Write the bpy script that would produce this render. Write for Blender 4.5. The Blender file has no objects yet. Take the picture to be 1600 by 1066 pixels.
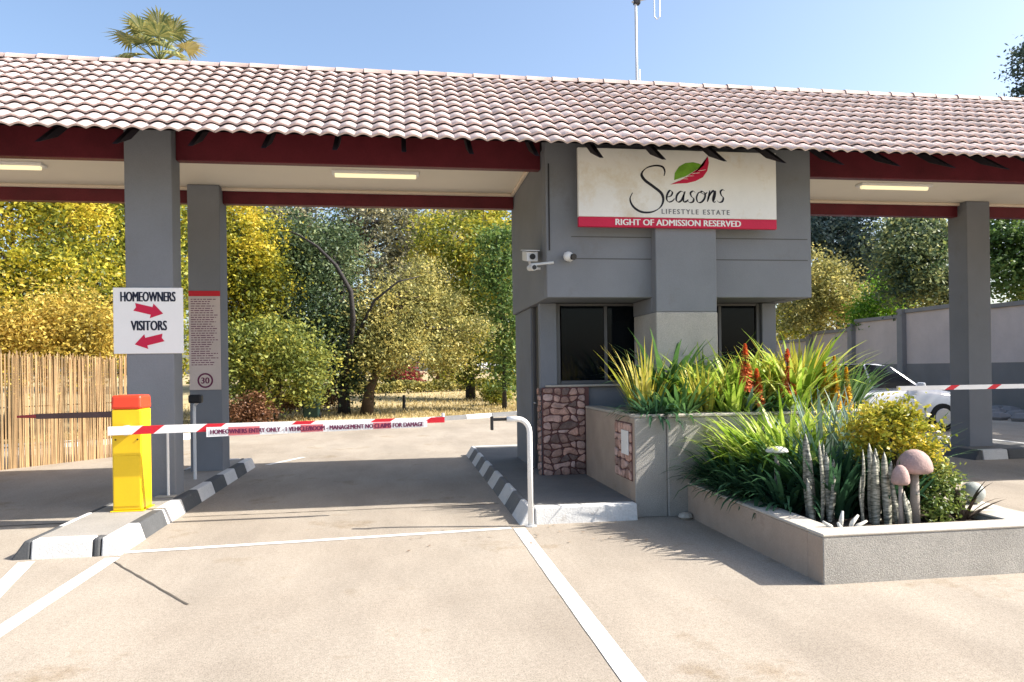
import bpy, bmesh, math, random
import numpy as np
from mathutils import Vector, Matrix

random.seed(7)
RNG = np.random.default_rng(11)
scene = bpy.context.scene
COL = scene.collection
R = math.radians

# ------------------------------------------------------------------ camera
YAW, ROLL, FPX, CY, EYE = 0.14665, -0.01383, 1162.5, 578.0, 1.5
Fv = Vector((math.sin(YAW), math.cos(YAW), 0)); Rv = Vector((math.cos(YAW), -math.sin(YAW), 0)); Uv = Vector((0, 0, 1))
R3 = Rv * math.cos(ROLL) + Uv * math.sin(ROLL)
U3 = Uv * math.cos(ROLL) - Rv * math.sin(ROLL)
cam_data = bpy.data.cameras.new('camera'); cam = bpy.data.objects.new('camera', cam_data); COL.objects.link(cam)
m = Matrix.Identity(4)
for i in range(3):
    m[i][0], m[i][1], m[i][2] = R3[i], U3[i], -Fv[i]
m[2][3] = EYE
cam.matrix_world = m
cam_data.sensor_width = 36.0; cam_data.lens = 36.0 * FPX / 1600
cam_data.shift_y = (CY - 533.0) / 1600
cam_data.clip_end = 3000
scene.camera = cam

# ------------------------------------------------------------------ sky, sun, exposure
SUN = Vector((1.25, -0.22, 1.0)).normalized()
elev = math.asin(SUN.z); azim = math.atan2(SUN.x, SUN.y)      # clockwise from +Y
world = bpy.data.worlds.new('World'); scene.world = world; world.use_nodes = True
wn = world.node_tree.nodes; wl = world.node_tree.links
sky = wn.new('ShaderNodeTexSky'); sky.sky_type = 'NISHITA'; sky.sun_disc = False
sky.sun_elevation = elev; sky.sun_rotation = azim
sky.altitude = 0; sky.air_density = 1.0; sky.dust_density = 2.6; sky.ozone_density = 1.6
bg = wn['Background']; bg.inputs['Strength'].default_value = 0.13
wl.new(sky.outputs['Color'], bg.inputs['Color'])
sd = bpy.data.lights.new('sun', 'SUN'); sd.energy = 5.0; sd.angle = R(0.5); sd.color = (1.0, 0.945, 0.86)
so = bpy.data.objects.new('sun', sd); COL.objects.link(so)
so.rotation_euler = SUN.to_track_quat('Z', 'Y').to_euler()
scene.view_settings.view_transform = 'Standard'; scene.view_settings.look = 'None'
scene.view_settings.gamma = 1.0; scene.view_settings.use_curve_mapping = False
scene.view_settings.exposure = 1.12

# ------------------------------------------------------------------ materials
MATS = {}
def nn(nt, t, **kw):
    n = nt.nodes.new(t)
    for k, v in kw.items():
        if k in n.inputs: n.inputs[k].default_value = v
        else: setattr(n, k, v)
    return n
def ramp(nt, src, stops, interp='LINEAR'):
    r = nt.nodes.new('ShaderNodeValToRGB'); nt.links.new(src, r.inputs[0]); r.color_ramp.interpolation = interp
    e = r.color_ramp.elements
    while len(e) < len(stops): e.new(0.5)
    for el, (p, c) in zip(e, stops):
        el.position = p; el.color = (*c, 1) if len(c) == 3 else c
    return r
def sc(c, k): return tuple(min(1, v * k) for v in c)
def surface(name, col, rough=0.8, var=0.15, scale=3.0, fine=60.0, fvar=0.1, bump=0.2, bscale=None, spec=0.3, metal=0.0, island=0.0, dirt=None, bdist=0.01):
    """plain surface: broad tone variation + fine grain + relief"""
    if name in MATS: return MATS[name]
    mt = bpy.data.materials.new(name); mt.use_nodes = True; nt = mt.node_tree
    p = nt.nodes['Principled BSDF']; p.inputs['Roughness'].default_value = rough; p.inputs['Metallic'].default_value = metal
    p.inputs['Specular IOR Level'].default_value = spec
    tc = nn(nt, 'ShaderNodeTexCoord')
    geo = nn(nt, 'ShaderNodeNewGeometry')
    n1 = nn(nt, 'ShaderNodeTexNoise', Scale=scale, Detail=5.0, Roughness=0.6); nt.links.new(geo.outputs['Position'], n1.inputs['Vector'])
    n2 = nn(nt, 'ShaderNodeTexNoise', Scale=fine, Detail=3.0, Roughness=0.7); nt.links.new(geo.outputs['Position'], n2.inputs['Vector'])
    r1 = ramp(nt, n1.outputs['Fac'], [(0.3, sc(col, 1 - var)), (0.7, sc(col, 1 + var))])
    r2 = ramp(nt, n2.outputs['Fac'], [(0.3, (1 - fvar,) * 3), (0.7, (1 + fvar * 0.0, ) * 3)])
    mx = nn(nt, 'ShaderNodeMix', data_type='RGBA', blend_type='MULTIPLY'); mx.inputs[0].default_value = 1.0
    nt.links.new(r1.outputs[0], mx.inputs[6]); nt.links.new(r2.outputs[0], mx.inputs[7])
    out = mx.outputs[2]
    if island:
        oi = nn(nt, 'ShaderNodeObjectInfo')
        ad = nn(nt, 'ShaderNodeMath', operation='ADD'); nt.links.new(oi.outputs['Random'], ad.inputs[0]); nt.links.new(geo.outputs['Random Per Island'], ad.inputs[1])
        fr = nn(nt, 'ShaderNodeMath', operation='FRACT'); nt.links.new(ad.outputs[0], fr.inputs[0])
        r3 = ramp(nt, fr.outputs[0], [(0, (1 - island, 1 - island, 1 - island)), (0.5, (1, 1 - island * .25, 1 - island * .4)), (1, (1 , 1, 1))])
        m3 = nn(nt, 'ShaderNodeMix', data_type='RGBA', blend_type='MULTIPLY'); m3.inputs[0].default_value = 1.0
        nt.links.new(out, m3.inputs[6]); nt.links.new(r3.outputs[0], m3.inputs[7]); out = m3.outputs[2]
    if dirt:
        n4 = nn(nt, 'ShaderNodeTexNoise', Scale=dirt[1], Detail=8.0, Roughness=0.75); nt.links.new(geo.outputs['Position'], n4.inputs['Vector'])
        r4 = ramp(nt, n4.outputs['Fac'], [(dirt[2], (0, 0, 0)), (dirt[2] + .14, (1, 1, 1))])
        m4 = nn(nt, 'ShaderNodeMix', data_type='RGBA'); nt.links.new(r4.outputs[0], m4.inputs[0])
        nt.links.new(out, m4.inputs[6]); m4.inputs[7].default_value = (*dirt[0], 1); out = m4.outputs[2]
    nt.links.new(out, p.inputs['Base Color'])
    if bump:
        nb = nn(nt, 'ShaderNodeTexNoise', Scale=bscale or fine, Detail=4.0, Roughness=0.6); nt.links.new(geo.outputs['Position'], nb.inputs['Vector'])
        b = nn(nt, 'ShaderNodeBump', Strength=bump, Distance=bdist); nt.links.new(nb.outputs['Fac'], b.inputs['Height']); nt.links.new(b.outputs[0], p.inputs['Normal'])
    MATS[name] = mt; return mt
def leafmat(name, cols, scale=0.7, transl=0.35, rough=0.5, isl=0.55, spec=0.3):
    if name in MATS: return MATS[name]
    mt = bpy.data.materials.new(name); mt.use_nodes = True; nt = mt.node_tree
    p = nt.nodes['Principled BSDF']; p.inputs['Roughness'].default_value = rough; p.inputs['Specular IOR Level'].default_value = spec
    geo = nn(nt, 'ShaderNodeNewGeometry')
    n1 = nn(nt, 'ShaderNodeTexNoise', Scale=scale, Detail=3.0); nt.links.new(geo.outputs['Position'], n1.inputs['Vector'])
    mp = nn(nt, 'ShaderNodeMapRange'); nt.links.new(n1.outputs['Fac'], mp.inputs[0]); mp.inputs[1].default_value = 0.3; mp.inputs[2].default_value = 0.7
    mx = nn(nt, 'ShaderNodeMix'); mx.inputs[0].default_value = isl
    nt.links.new(mp.outputs[0], mx.inputs[2]); nt.links.new(geo.outputs['Random Per Island'], mx.inputs[3])
    k = len(cols); cols = [sc(c, 1.22) for c in cols]
    r = ramp(nt, mx.outputs[0], [(0.12 + 0.76 * i / (k - 1), c) for i, c in enumerate(cols)])
    nt.links.new(r.outputs[0], p.inputs['Base Color'])
    tr = nn(nt, 'ShaderNodeBsdfTranslucent'); nt.links.new(r.outputs[0], tr.inputs['Color'])
    ms = nn(nt, 'ShaderNodeMixShader'); ms.inputs[0].default_value = transl
    nt.links.new(p.outputs[0], ms.inputs[1]); nt.links.new(tr.outputs[0], ms.inputs[2])
    nt.links.new(ms.outputs[0], nt.nodes['Material Output'].inputs['Surface'])
    MATS[name] = mt; return mt
def emit(name, col, k):
    mt = bpy.data.materials.new(name); mt.use_nodes = True; p = mt.node_tree.nodes['Principled BSDF']
    p.inputs['Base Color'].default_value = (*col, 1); p.inputs['Emission Color'].default_value = (*col, 1); p.inputs['Emission Strength'].default_value = k
    return mt

def road_material():
    mt = bpy.data.materials.new('road_surface'); mt.use_nodes = True; nt = mt.node_tree
    p = nt.nodes['Principled BSDF']; p.inputs['Roughness'].default_value = 0.85; p.inputs['Specular IOR Level'].default_value = 0.25
    geo = nn(nt, 'ShaderNodeNewGeometry'); pos = geo.outputs['Position']
    def noise(s, d=5.0, r=0.6, vec=None):
        n = nn(nt, 'ShaderNodeTexNoise', Scale=s, Detail=d, Roughness=r); nt.links.new(vec or pos, n.inputs['Vector']); return n.outputs['Fac']
    mpn = nn(nt, 'ShaderNodeMapping'); mpn.inputs['Scale'].default_value = (1.0, 0.3, 1.0); nt.links.new(pos, mpn.inputs['Vector'])
    base = ramp(nt, noise(0.45, 6), [(0.3, (0.315, 0.272, 0.222)), (0.55, (0.365, 0.322, 0.268)), (0.75, (0.41, 0.368, 0.31))])
    wear = ramp(nt, noise(1.3, 6, 0.65, mpn.outputs[0]), [(0.35, (0.84, 0.83, 0.82)), (0.62, (1.05, 1.04, 1.03))])
    grain = ramp(nt, noise(120, 2, 0.8), [(0.30, (0.50, 0.48, 0.46)), (0.50, (1, 1, 1)), (0.72, (1.22, 1.21, 1.19))])
    mott = ramp(nt, noise(34, 4, 0.75), [(0.34, (0.84, 0.83, 0.815)), (0.6, (1.05, 1.05, 1.05))])
    def mul(a, b, f=1.0):
        x = nn(nt, 'ShaderNodeMix', data_type='RGBA', blend_type='MULTIPLY'); x.inputs[0].default_value = f
        nt.links.new(a, x.inputs[6]); nt.links.new(b, x.inputs[7]); return x.outputs[2]
    c = mul(mul(mul(base.outputs[0], wear.outputs[0]), grain.outputs[0], 1.0), mott.outputs[0])
    st = ramp(nt, noise(0.9, 8, 0.72), [(0.57, (1, 1, 1)), (0.70, (0.68, 0.60, 0.49))])
    c = mul(c, st.outputs[0])
    nt.links.new(c, p.inputs['Base Color'])
    b = nn(nt, 'ShaderNodeBump', Strength=0.35, Distance=0.006); nt.links.new(noise(130, 3, 0.7), b.inputs['Height']); nt.links.new(b.outputs[0], p.inputs['Normal'])
    return mt

M_road = road_material()
M_line = surface('line_paint', (0.74, 0.72, 0.68), 0.6, 0.06, 2, 90, 0.12, 0.25, dirt=((0.44, 0.39, 0.33), 22, 0.60))
M_wall = surface('grey_paint', (0.198, 0.210, 0.232), 0.75, 0.09, 1.1, 70, 0.08, 0.3, 90, dirt=((0.165, 0.165, 0.17), 0.8, 0.58))
M_wall_dk = surface('grey_paint_groove', (0.10, 0.10, 0.10), 0.8, 0.05)
M_rough_sunlit = surface('rough_cast_sunlit', (0.60, 0.57, 0.52), 0.9, 0.10, 3, 110, 0.42, 0.8, 120, bdist=0.02)
M_plant = surface('planter_plaster', (0.52, 0.49, 0.44), 0.9, 0.12, 2.5, 120, 0.42, 0.8, 130, dirt=((0.20, 0.18, 0.15), 3.2, 0.62), bdist=0.02)
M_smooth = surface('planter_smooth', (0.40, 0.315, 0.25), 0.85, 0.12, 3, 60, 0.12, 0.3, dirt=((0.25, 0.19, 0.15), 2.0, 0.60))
M_cope = surface('planter_coping', (0.50, 0.455, 0.39), 0.85, 0.10, 4, 70, 0.2, 0.4, dirt=((0.3, 0.27, 0.22), 6, 0.6))
M_beam = surface('red_timber', (0.12, 0.014, 0.022), 0.5, 0.25, 2.2, 40, 0.2, 0.25)
M_raft = surface('dark_timber', (0.022, 0.018, 0.025), 0.6, 0.2)
M_ceil = surface('ceiling_board', (0.80, 0.74, 0.62), 0.7, 0.03, 1, 40, 0.03, 0.05)
M_corn = surface('cornice', (0.78, 0.66, 0.52), 0.6, 0.03)
M_tile = surface('roof_tile', (0.66, 0.55, 0.525), 0.75, 0.12, 1.2, 45, 0.22, 0.4, 60, island=0.2, dirt=((0.45, 0.38, 0.35), 5, 0.60))
M_ridge = surface('ridge_tile', (0.36, 0.28, 0.26), 0.75, 0.10, 2, 45, 0.15, 0.3, island=0.15)
M_kwhite = surface('kerb_white', (0.68, 0.67, 0.645), 0.7, 0.06, 4, 60, 0.2, 0.4, dirt=((0.42, 0.38, 0.33), 7, 0.58))
M_kblack = surface('kerb_black', (0.085, 0.088, 0.092), 0.7, 0.15, 4, 60, 0.2, 0.4, dirt=((0.28, 0.26, 0.23), 6, 0.62))
M_kgrey = surface('kerb_grey', (0.17, 0.17, 0.17), 0.75, 0.15, 4, 60, 0.2, 0.4, dirt=((0.4, 0.37, 0.32), 8, 0.6))
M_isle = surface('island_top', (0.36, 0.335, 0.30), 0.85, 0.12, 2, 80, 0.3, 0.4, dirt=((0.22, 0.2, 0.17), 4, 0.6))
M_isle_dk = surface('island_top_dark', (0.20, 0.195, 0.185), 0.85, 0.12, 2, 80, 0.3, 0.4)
M_stone = surface('clad_stone', (0.60, 0.43, 0.385), 0.8, 0.35, 14, 60, 0.3, 0.5, island=0.68)
M_mortar = surface('mortar', (0.15, 0.075, 0.07), 0.9, 0.1)
M_yellow = surface('yellow_steel', (0.80, 0.52, 0.008), 0.38, 0.04, 3, 60, 0.05, 0.03, spec=0.5, dirt=((0.55, 0.34, 0.02), 9, 0.66))
M_redcap = surface('red_steel', (0.72, 0.055, 0.018), 0.4, 0.05, 3, 60, 0.05, 0.03, spec=0.5)
M_red = surface('red_paint', (0.62, 0.02, 0.035), 0.5, 0.06)
M_signred = surface('sign_red', (0.56, 0.012, 0.06), 0.5, 0.06)
M_white = surface('white_paint', (0.80, 0.79, 0.77), 0.5, 0.04, 3, 60, 0.05, 0.03)
M_signw = surface('sign_white', (0.78, 0.77, 0.74), 0.5, 0.07, 1.4, 60, 0.03, 0.03, dirt=((0.66, 0.60, 0.5), 1.3, 0.55))
M_homew = surface('home_sign_white', (0.80, 0.80, 0.80), 0.5, 0.02, 3, 60, 0.03, 0.02)
M_rules = surface('rules_board', (0.62, 0.53, 0.49), 0.6, 0.06)
M_navy = surface('navy_ink', (0.012, 0.015, 0.035), 0.5, 0.05)
M_ink = surface('black_ink', (0.012, 0.012, 0.02), 0.5, 0.05)
M_inkgrey = surface('grey_ink', (0.16, 0.16, 0.17), 0.5, 0.05)
M_inkpurple = surface('maroon_ink', (0.14, 0.02, 0.07), 0.5, 0.05)
M_green = surface('leaf_print', (0.16, 0.36, 0.03), 0.5, 0.2, 12)
M_steel = surface('galvanised', (0.55, 0.56, 0.57), 0.4, 0.08, 6, 60, 0.08, 0.05, spec=0.6, metal=0.35)
M_dark = surface('dark_plastic', (0.02, 0.02, 0.023), 0.45, 0.1)
M_alu = surface('window_frame', (0.10, 0.10, 0.105), 0.45, 0.05, spec=0.5)
M_camw = surface('camera_white', (0.72, 0.73, 0.74), 0.45, 0.03)
M_soil = surface('soil', (0.075, 0.052, 0.035), 0.95, 0.3, 6, 40, 0.4, 0.8, bdist=0.03)
M_crack = surface('crack_dark', (0.10, 0.085, 0.07), 0.95, 0.2)
M_bark = surface('bark', (0.105, 0.075, 0.052), 0.9, 0.3, 4, 30, 0.4, 0.8, bdist=0.03)
M_bark_dk = surface('bark_dark', (0.05, 0.045, 0.045), 0.9, 0.3, 4, 30, 0.4, 0.8, bdist=0.03)
M_reed = surface('reed', (0.50, 0.365, 0.20), 0.8, 0.15, 3, 50, 0.15, 0.2, island=0.55)
M_reedwire = surface('wire', (0.12, 0.10, 0.08), 0.6, 0.1)
M_precast = surface('precast_panel', (0.60, 0.50, 0.46), 0.9, 0.08, 1.2, 40, 0.1, 0.3)
M_precast_lo = surface('precast_base', (0.22, 0.205, 0.20), 0.9, 0.1, 1.2, 40, 0.1, 0.3)
M_precast_post = surface('precast_post', (0.27, 0.255, 0.25), 0.9, 0.08, 2, 40, 0.1, 0.3)
M_mushpink = surface('mushroom_pink', (0.40, 0.275, 0.25), 0.8, 0.2, 14, 80, 0.2, 0.4, dirt=((0.25, 0.15, 0.13), 10, 0.58))
M_mushpale = surface('mushroom_pale', (0.66, 0.64, 0.58), 0.75, 0.1, 10, 80, 0.2, 0.3)
M_mushstem = surface('mushroom_stem', (0.36, 0.31, 0.27), 0.85, 0.15, 10, 80, 0.2, 0.3)
M_ball = surface('ball_stone', (0.36, 0.38, 0.35), 0.8, 0.12, 8, 80, 0.2, 0.3)
M_carwhite = surface('car_paint', (0.74, 0.75, 0.77), 0.18, 0.01, 1, 60, 0.0, 0, spec=0.6)
M_tyre = surface('tyre', (0.022, 0.022, 0.022), 0.85, 0.1)
M_rim = surface('rim', (0.5, 0.5, 0.52), 0.3, 0.05, metal=0.8)
M_carglass = surface('car_glass', (0.010, 0.012, 0.016), 0.06, 0.0, 1, 60, 0, 0, spec=0.5)
M_lampred = surface('tail_lamp', (0.4, 0.02, 0.02), 0.2, 0.05)
M_lampclear = surface('head_lamp', (0.6, 0.62, 0.65), 0.12, 0.05, spec=0.6)
M_grass = surface('dry_grass_ground', (0.46, 0.37, 0.20), 0.95, 0.25, 0.35, 22, 0.35, 0.5, dirt=((0.20, 0.17, 0.07), 0.5, 0.60), bdist=0.03)
M_bin = surface('bin_plastic', (0.012, 0.035, 0.03), 0.45, 0.1)
M_house = surface('house_plaster', (0.55, 0.50, 0.45), 0.85, 0.06)
M_houseroof = surface('house_roof', (0.20, 0.13, 0.11), 0.8, 0.15)
M_tube = emit('tube_diffuser', (1.0, 0.88, 0.55), 0.35)

def glass_material():
    mt = bpy.data.materials.new('tinted_glass'); mt.use_nodes = True; nt = mt.node_tree
    p = nt.nodes['Principled BSDF']
    p.inputs['Base Color'].default_value = (0.006, 0.009, 0.013, 1); p.inputs['Roughness'].default_value = 0.05; p.inputs['Specular IOR Level'].default_value = 0.22
    tr = nn(nt, 'ShaderNodeBsdfTransparent'); tr.inputs['Color'].default_value = (0.06, 0.08, 0.10, 1)
    ms = nn(nt, 'ShaderNodeMixShader'); ms.inputs[0].default_value = 0.55
    nt.links.new(tr.outputs[0], ms.inputs[1]); nt.links.new(p.outputs[0], ms.inputs[2]); nt.links.new(ms.outputs[0], nt.nodes['Material Output'].inputs['Surface'])
    return mt
M_glass = glass_material()

# ------------------------------------------------------------------ mesh helpers
class MB:
    def __init__(s): s.v = []; s.f = []
    def add(s, vs, fs):
        o = len(s.v); s.v += [tuple(p) for p in vs]; s.f += [tuple(i + o for i in f) for f in fs]
        return s
    def box(s, x0, x1, y0, y1, z0, z1):
        return s.add([(x0, y0, z0), (x1, y0, z0), (x1, y1, z0), (x0, y1, z0), (x0, y0, z1), (x1, y0, z1), (x1, y1, z1), (x0, y1, z1)],
                     [(0, 3, 2, 1), (4, 5, 6, 7), (0, 1, 5, 4), (1, 2, 6, 5), (2, 3, 7, 6), (3, 0, 4, 7)])
    def hexa(s, bot, top):
        return s.add(list(bot) + list(top), [(0, 3, 2, 1), (4, 5, 6, 7), (0, 1, 5, 4), (1, 2, 6, 5), (2, 3, 7, 6), (3, 0, 4, 7)])
    def prism(s, poly, a, b):            # poly: list of 3-D points (planar, ccw seen from +dir b-a); extruded by vector
        n = len(poly); a = Vector(a); b = Vector(b)
        vs = [Vector(p) + a for p in poly] + [Vector(p) + b for p in poly]
        fs = [tuple(range(n))[::-1], tuple(range(n, 2 * n))] + [(i, (i + 1) % n, (i + 1) % n + n, i + n) for i in range(n)]
        return s.add(vs, fs)
    def tube(s, path, rad, n=8, cap=True):
        path = [Vector(p) for p in path]; k = len(path)
        if not hasattr(rad, '__len__'): rad = [rad] * k
        o = len(s.v); up = None
        for i, p in enumerate(path):
            t = (path[min(i + 1, k - 1)] - path[max(i - 1, 0)]).normalized()
            if up is None:
                up = Vector((0, 0, 1)) if abs(t.z) < 0.9 else Vector((1, 0, 0))
            a = t.cross(up).normalized(); b = a.cross(t).normalized(); up = b
            for j in range(n):
                an = 2 * math.pi * j / n
                s.v.append(tuple(p + (a * math.cos(an) + b * math.sin(an)) * rad[i]))
        for i in range(k - 1):
            for j in range(n):
                s.f.append((o + i * n + j, o + i * n + (j + 1) % n, o + (i + 1) * n + (j + 1) % n, o + (i + 1) * n + j))
        if cap:
            s.f.append(tuple(o + j for j in range(n))[::-1]); s.f.append(tuple(o + (k - 1) * n + j for j in range(n)))
        return s
    def lathe(s, prof, n=20, c=(0, 0, 0)):
        o = len(s.v); k = len(prof)
        for r, z in prof:
            for j in range(n):
                an = 2 * math.pi * j / n; s.v.append((c[0] + r * math.cos(an), c[1] + r * math.sin(an), c[2] + z))
        for i in range(k - 1):
            for j in range(n):
                s.f.append((o + i * n + j, o + i * n + (j + 1) % n, o + (i + 1) * n + (j + 1) % n, o + (i + 1) * n + j))
        s.f.append(tuple(o + j for j in range(n))[::-1]); s.f.append(tuple(o + (k - 1) * n + j for j in range(n)))
        return s
    def mesh(s, name, bevel=0, seg=1, smooth=False):
        me = bpy.data.meshes.new(name); me.from_pydata(s.v, [], s.f)
        if bevel:
            bm = bmesh.new(); bm.from_mesh(me)
            bmesh.ops.bevel(bm, geom=[e for e in bm.edges if len(e.link_faces) == 2 and e.calc_face_angle(0) > 0.4], offset=bevel, segments=seg, profile=0.5, affect='EDGES', clamp_overlap=True)
            bm.to_mesh(me); bm.free()
        if smooth:
            me.polygons.foreach_set('use_smooth', [True] * len(me.polygons))
        me.update(); return me
    def build(s, name, mat, parent=None, bevel=0, seg=1, smooth=False, auto=None):
        return link(name, s.mesh(name, bevel, seg, smooth), mat, parent)
def link(name, me, mat, parent=None, loc=None):
    if mat is not None and not me.materials: me.materials.append(mat)
    o = bpy.data.objects.new(name, me); COL.objects.link(o)
    if parent is not None:
        o.parent = parent; o.matrix_parent_inverse = parent_inv(parent)
    if loc: o.location = loc
    return o
def parent_inv(p):
    M = Matrix.Identity(4); q = p
    chain = []
    while q is not None:
        chain.append(q); q = q.parent
    for q in reversed(chain):
        M = M @ (q.matrix_parent_inverse if q.parent else Matrix.Identity(4)) @ q.matrix_basis
    return M.inverted()
def tag(o, label=None, cat=None, group=None, kind=None):
    if label: o['label'] = label
    if cat: o['category'] = cat
    if group: o['group'] = group
    if kind: o['kind'] = kind
    return o
def thing(name, label, cat, loc=(0, 0, 0), group=None):
    o = bpy.data.objects.new(name, None); COL.objects.link(o); o.location = loc; o.empty_display_size = 0.2
    return tag(o, label, cat, group)
def box(name, mat, parent, x0, x1, y0, y1, z0, z1, bevel=0.006, seg=1):
    return MB().box(x0, x1, y0, y1, z0, z1).build(name, mat, parent, bevel, seg)
def fast_mesh(name, V, F):
    me = bpy.data.meshes.new(name); n = len(F); k = F.shape[1]
    me.vertices.add(len(V)); me.vertices.foreach_set('co', np.ascontiguousarray(V, dtype=np.float32).ravel())
    me.loops.add(n * k); me.loops.foreach_set('vertex_index', np.ascontiguousarray(F, dtype=np.int32).ravel())
    me.polygons.add(n); me.polygons.foreach_set('loop_start', np.arange(0, n * k, k, dtype=np.int32))
    me.polygons.foreach_set('loop_total', np.full(n, k, dtype=np.int32)) if hasattr(me.polygons[0], 'loop_total') and False else None
    me.update(calc_edges=True); return me
def at(x, y, Y):       # a photo direction carried out to depth Y (metres)
    d = R3 * ((x - 800) / FPX) - U3 * ((y - CY) / FPX) + Fv
    return Vector((0, 0, EYE)) + d * (Y / d.y)
def text_mesh(body, size, extrude=0.0015, offset=0.0, spacing=1.0, shear=0.0, ax='LEFT'):
    cu = bpy.data.curves.new('txt', 'FONT'); cu.body = body; cu.size = size; cu.extrude = extrude; cu.offset = offset
    cu.space_character = spacing; cu.shear = shear; cu.align_x = ax; cu.resolution_u = 3
    ob = bpy.data.objects.new('txt', cu); COL.objects.link(ob)
    dg = bpy.context.evaluated_depsgraph_get(); dg.update()
    me = bpy.data.meshes.new_from_object(ob.evaluated_get(dg))
    bpy.data.objects.remove(ob); return me
def front_text(name, body, mat, parent, width, height, cx, y, cz, offset=0.0, spacing=1.0, shear=0.0, th=0.0015, xf=None, bold=0.0):
    """text standing on a plane facing -Y, fitted to width x height, centred"""
    me = text_mesh(body, 1.0, 0.001, offset, spacing, shear)
    n = len(me.vertices); c = np.zeros(n * 3); me.vertices.foreach_get('co', c); c = c.reshape(-1, 3)
    lo, hi = c.min(0), c.max(0)
    q = np.empty_like(c)
    q[:, 0] = (c[:, 0] - (lo[0] + hi[0]) / 2) / (hi[0] - lo[0]) * width + cx
    q[:, 2] = (c[:, 1] - (lo[1] + hi[1]) / 2) / (hi[1] - lo[1]) * height + cz
    q[:, 1] = y - th * (c[:, 2] > 0)
    me.vertices.foreach_set('co', q.ravel()); me.update()
    root = list(range(n))
    def find(a):
        while root[a] != a: root[a] = root[root[a]]; a = root[a]
        return a
    for p in me.polygons:
        vs = list(p.vertices)
        for b_ in vs[1:]: root[find(b_)] = find(vs[0])
    comp = {}
    for p in me.polygons: comp.setdefault(find(p.vertices[0]), []).append(tuple(p.vertices))
    outs = []
    for fs in comp.values():
        ids = sorted({i for f in fs for i in f}); mp = {i: k for k, i in enumerate(ids)}
        mb_ = MB()
        for sg in ((-1, 0, 1) if bold else (0,)):
            P = [(q[i][0] + sg * bold, q[i][1] - abs(sg) * 0.0002 - (sg > 0) * 0.0002, q[i][2]) for i in ids]
            if xf: P = [xf(p) for p in P]
            mb_.add(P, [tuple(mp[i] for i in f) for f in fs])
        outs.append(mb_.build(name, mat, parent))
    bpy.data.meshes.remove(me)
    return outs

# ------------------------------------------------------------------ terrain
def gz(x, y):
    a = max(0.0, y - 24.0 - 0.35 * max(-6.0, min(x, 6.0)))
    return min(a * 0.032, 1.3) if a > 0 else 0.0
xs = np.concatenate([np.linspace(-900, -60, 8), np.linspace(-50, 50, 51), np.linspace(60, 900, 8)])
ys = np.concatenate([np.linspace(-600, -20, 6), np.linspace(-10, 80, 61), np.linspace(90, 1500, 8)])
V = np.array([(x, y, gz(x, y) - 0.03) for y in ys for x in xs]); nx = len(xs)
Fq = np.array([(j * nx + i, j * nx + i + 1, (j + 1) * nx + i + 1, (j + 1) * nx + i) for j in range(len(ys) - 1) for i in range(nx - 1)])
ground = link('ground', fast_mesh('ground', V, Fq), M_grass); tag(ground, 'dry straw coloured grass ground rising behind the far kerb', kind='structure')
KERB = [(-14, 14.2), (-9, 15.8), (-5.2, 17.9), (-3.77, 18.9), (-0.9, 20.9), (1.96, 22.9), (5.5, 25.6), (9.5, 29.5), (13, 46)]
road = MB().add([(-40, -40, 0), (40, -40, 0), (40, 10, 0), (19.0, 10, 0), (19.0, 46, 0)] + [(x, y, 0) for x, y in KERB[::-1]] + [(-40, 14.2, 0)],
                [tuple(range(6 + len(KERB)))]).build('road', M_road)
tag(road, 'pale beige concrete road and forecourt', kind='structure')

def strip(name, p, q, w, mat=M_line, z=0.004, label=None, jag=0.0):
    p = Vector((*p, z)); q = Vector((*q, z)); d = (q - p); L = d.length; d.normalize(); nrm = Vector((-d.y, d.x, 0))
    k = max(2, int(L / 0.12)); vs = []; rr = random.Random(int(L * 1000))
    for i in range(k + 1):
        c = p + d * (L * i / k)
        vs += [c - nrm * (w / 2 + rr.uniform(-jag, jag)), c + nrm * (w / 2 + rr.uniform(-jag, jag))]
    o = MB().add(vs, [(2 * i, 2 * i + 2, 2 * i + 3, 2 * i + 1) for i in range(k)]).build(name, mat)
    return tag(o, label, kind='structure')
strip('lane_line', (1.075, 6.95), (1.075, -3.0), 0.115, label='white lane line running out from the booth island', jag=0.0015)
strip('lane_line', (-2.37, 6.52), (-2.34, -2.0), 0.12, label='white lane line running out from the boom island', jag=0.0015)
strip('lane_line', (-3.02, 6.52), (-2.42, 4.0), 0.12, label='slanting white line left of the boom island', jag=0.0015)
strip('stop_line', (-2.33, 6.70), (1.0, 6.97), 0.085, label='thin white stop line across the entry lane', jag=0.004)
strip('lane_line', (6.15, 7.3), (5.9, 5.3), 0.10, label='white line on the exit lane beyond the planter', jag=0.0015)
strip('lane_line', (9.5, 11.75), (10.55, 11.62), 0.14, label='white line in the shade beside the exit island', jag=0.0015)
strip('lane_line', (-2.2, 12.6), (-1.75, 13.6), 0.10, label='white line behind the boom island', jag=0.0015)
strip('road_joint', (-8.0, 7.9), (-2.36, 8.22), 0.035, M_crack, label='dark expansion joint across the visitor lane', jag=0.005)
strip('road_joint', (-2.3, 8.23), (1.05, 8.27), 0.016, M_crack, label='thin joint across the entry lane', jag=0.005)
strip('road_crack', (-2.31, 6.38), (-1.40, 5.10), 0.016, M_crack, label='thin diagonal crack in the road', jag=0.005)

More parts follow.
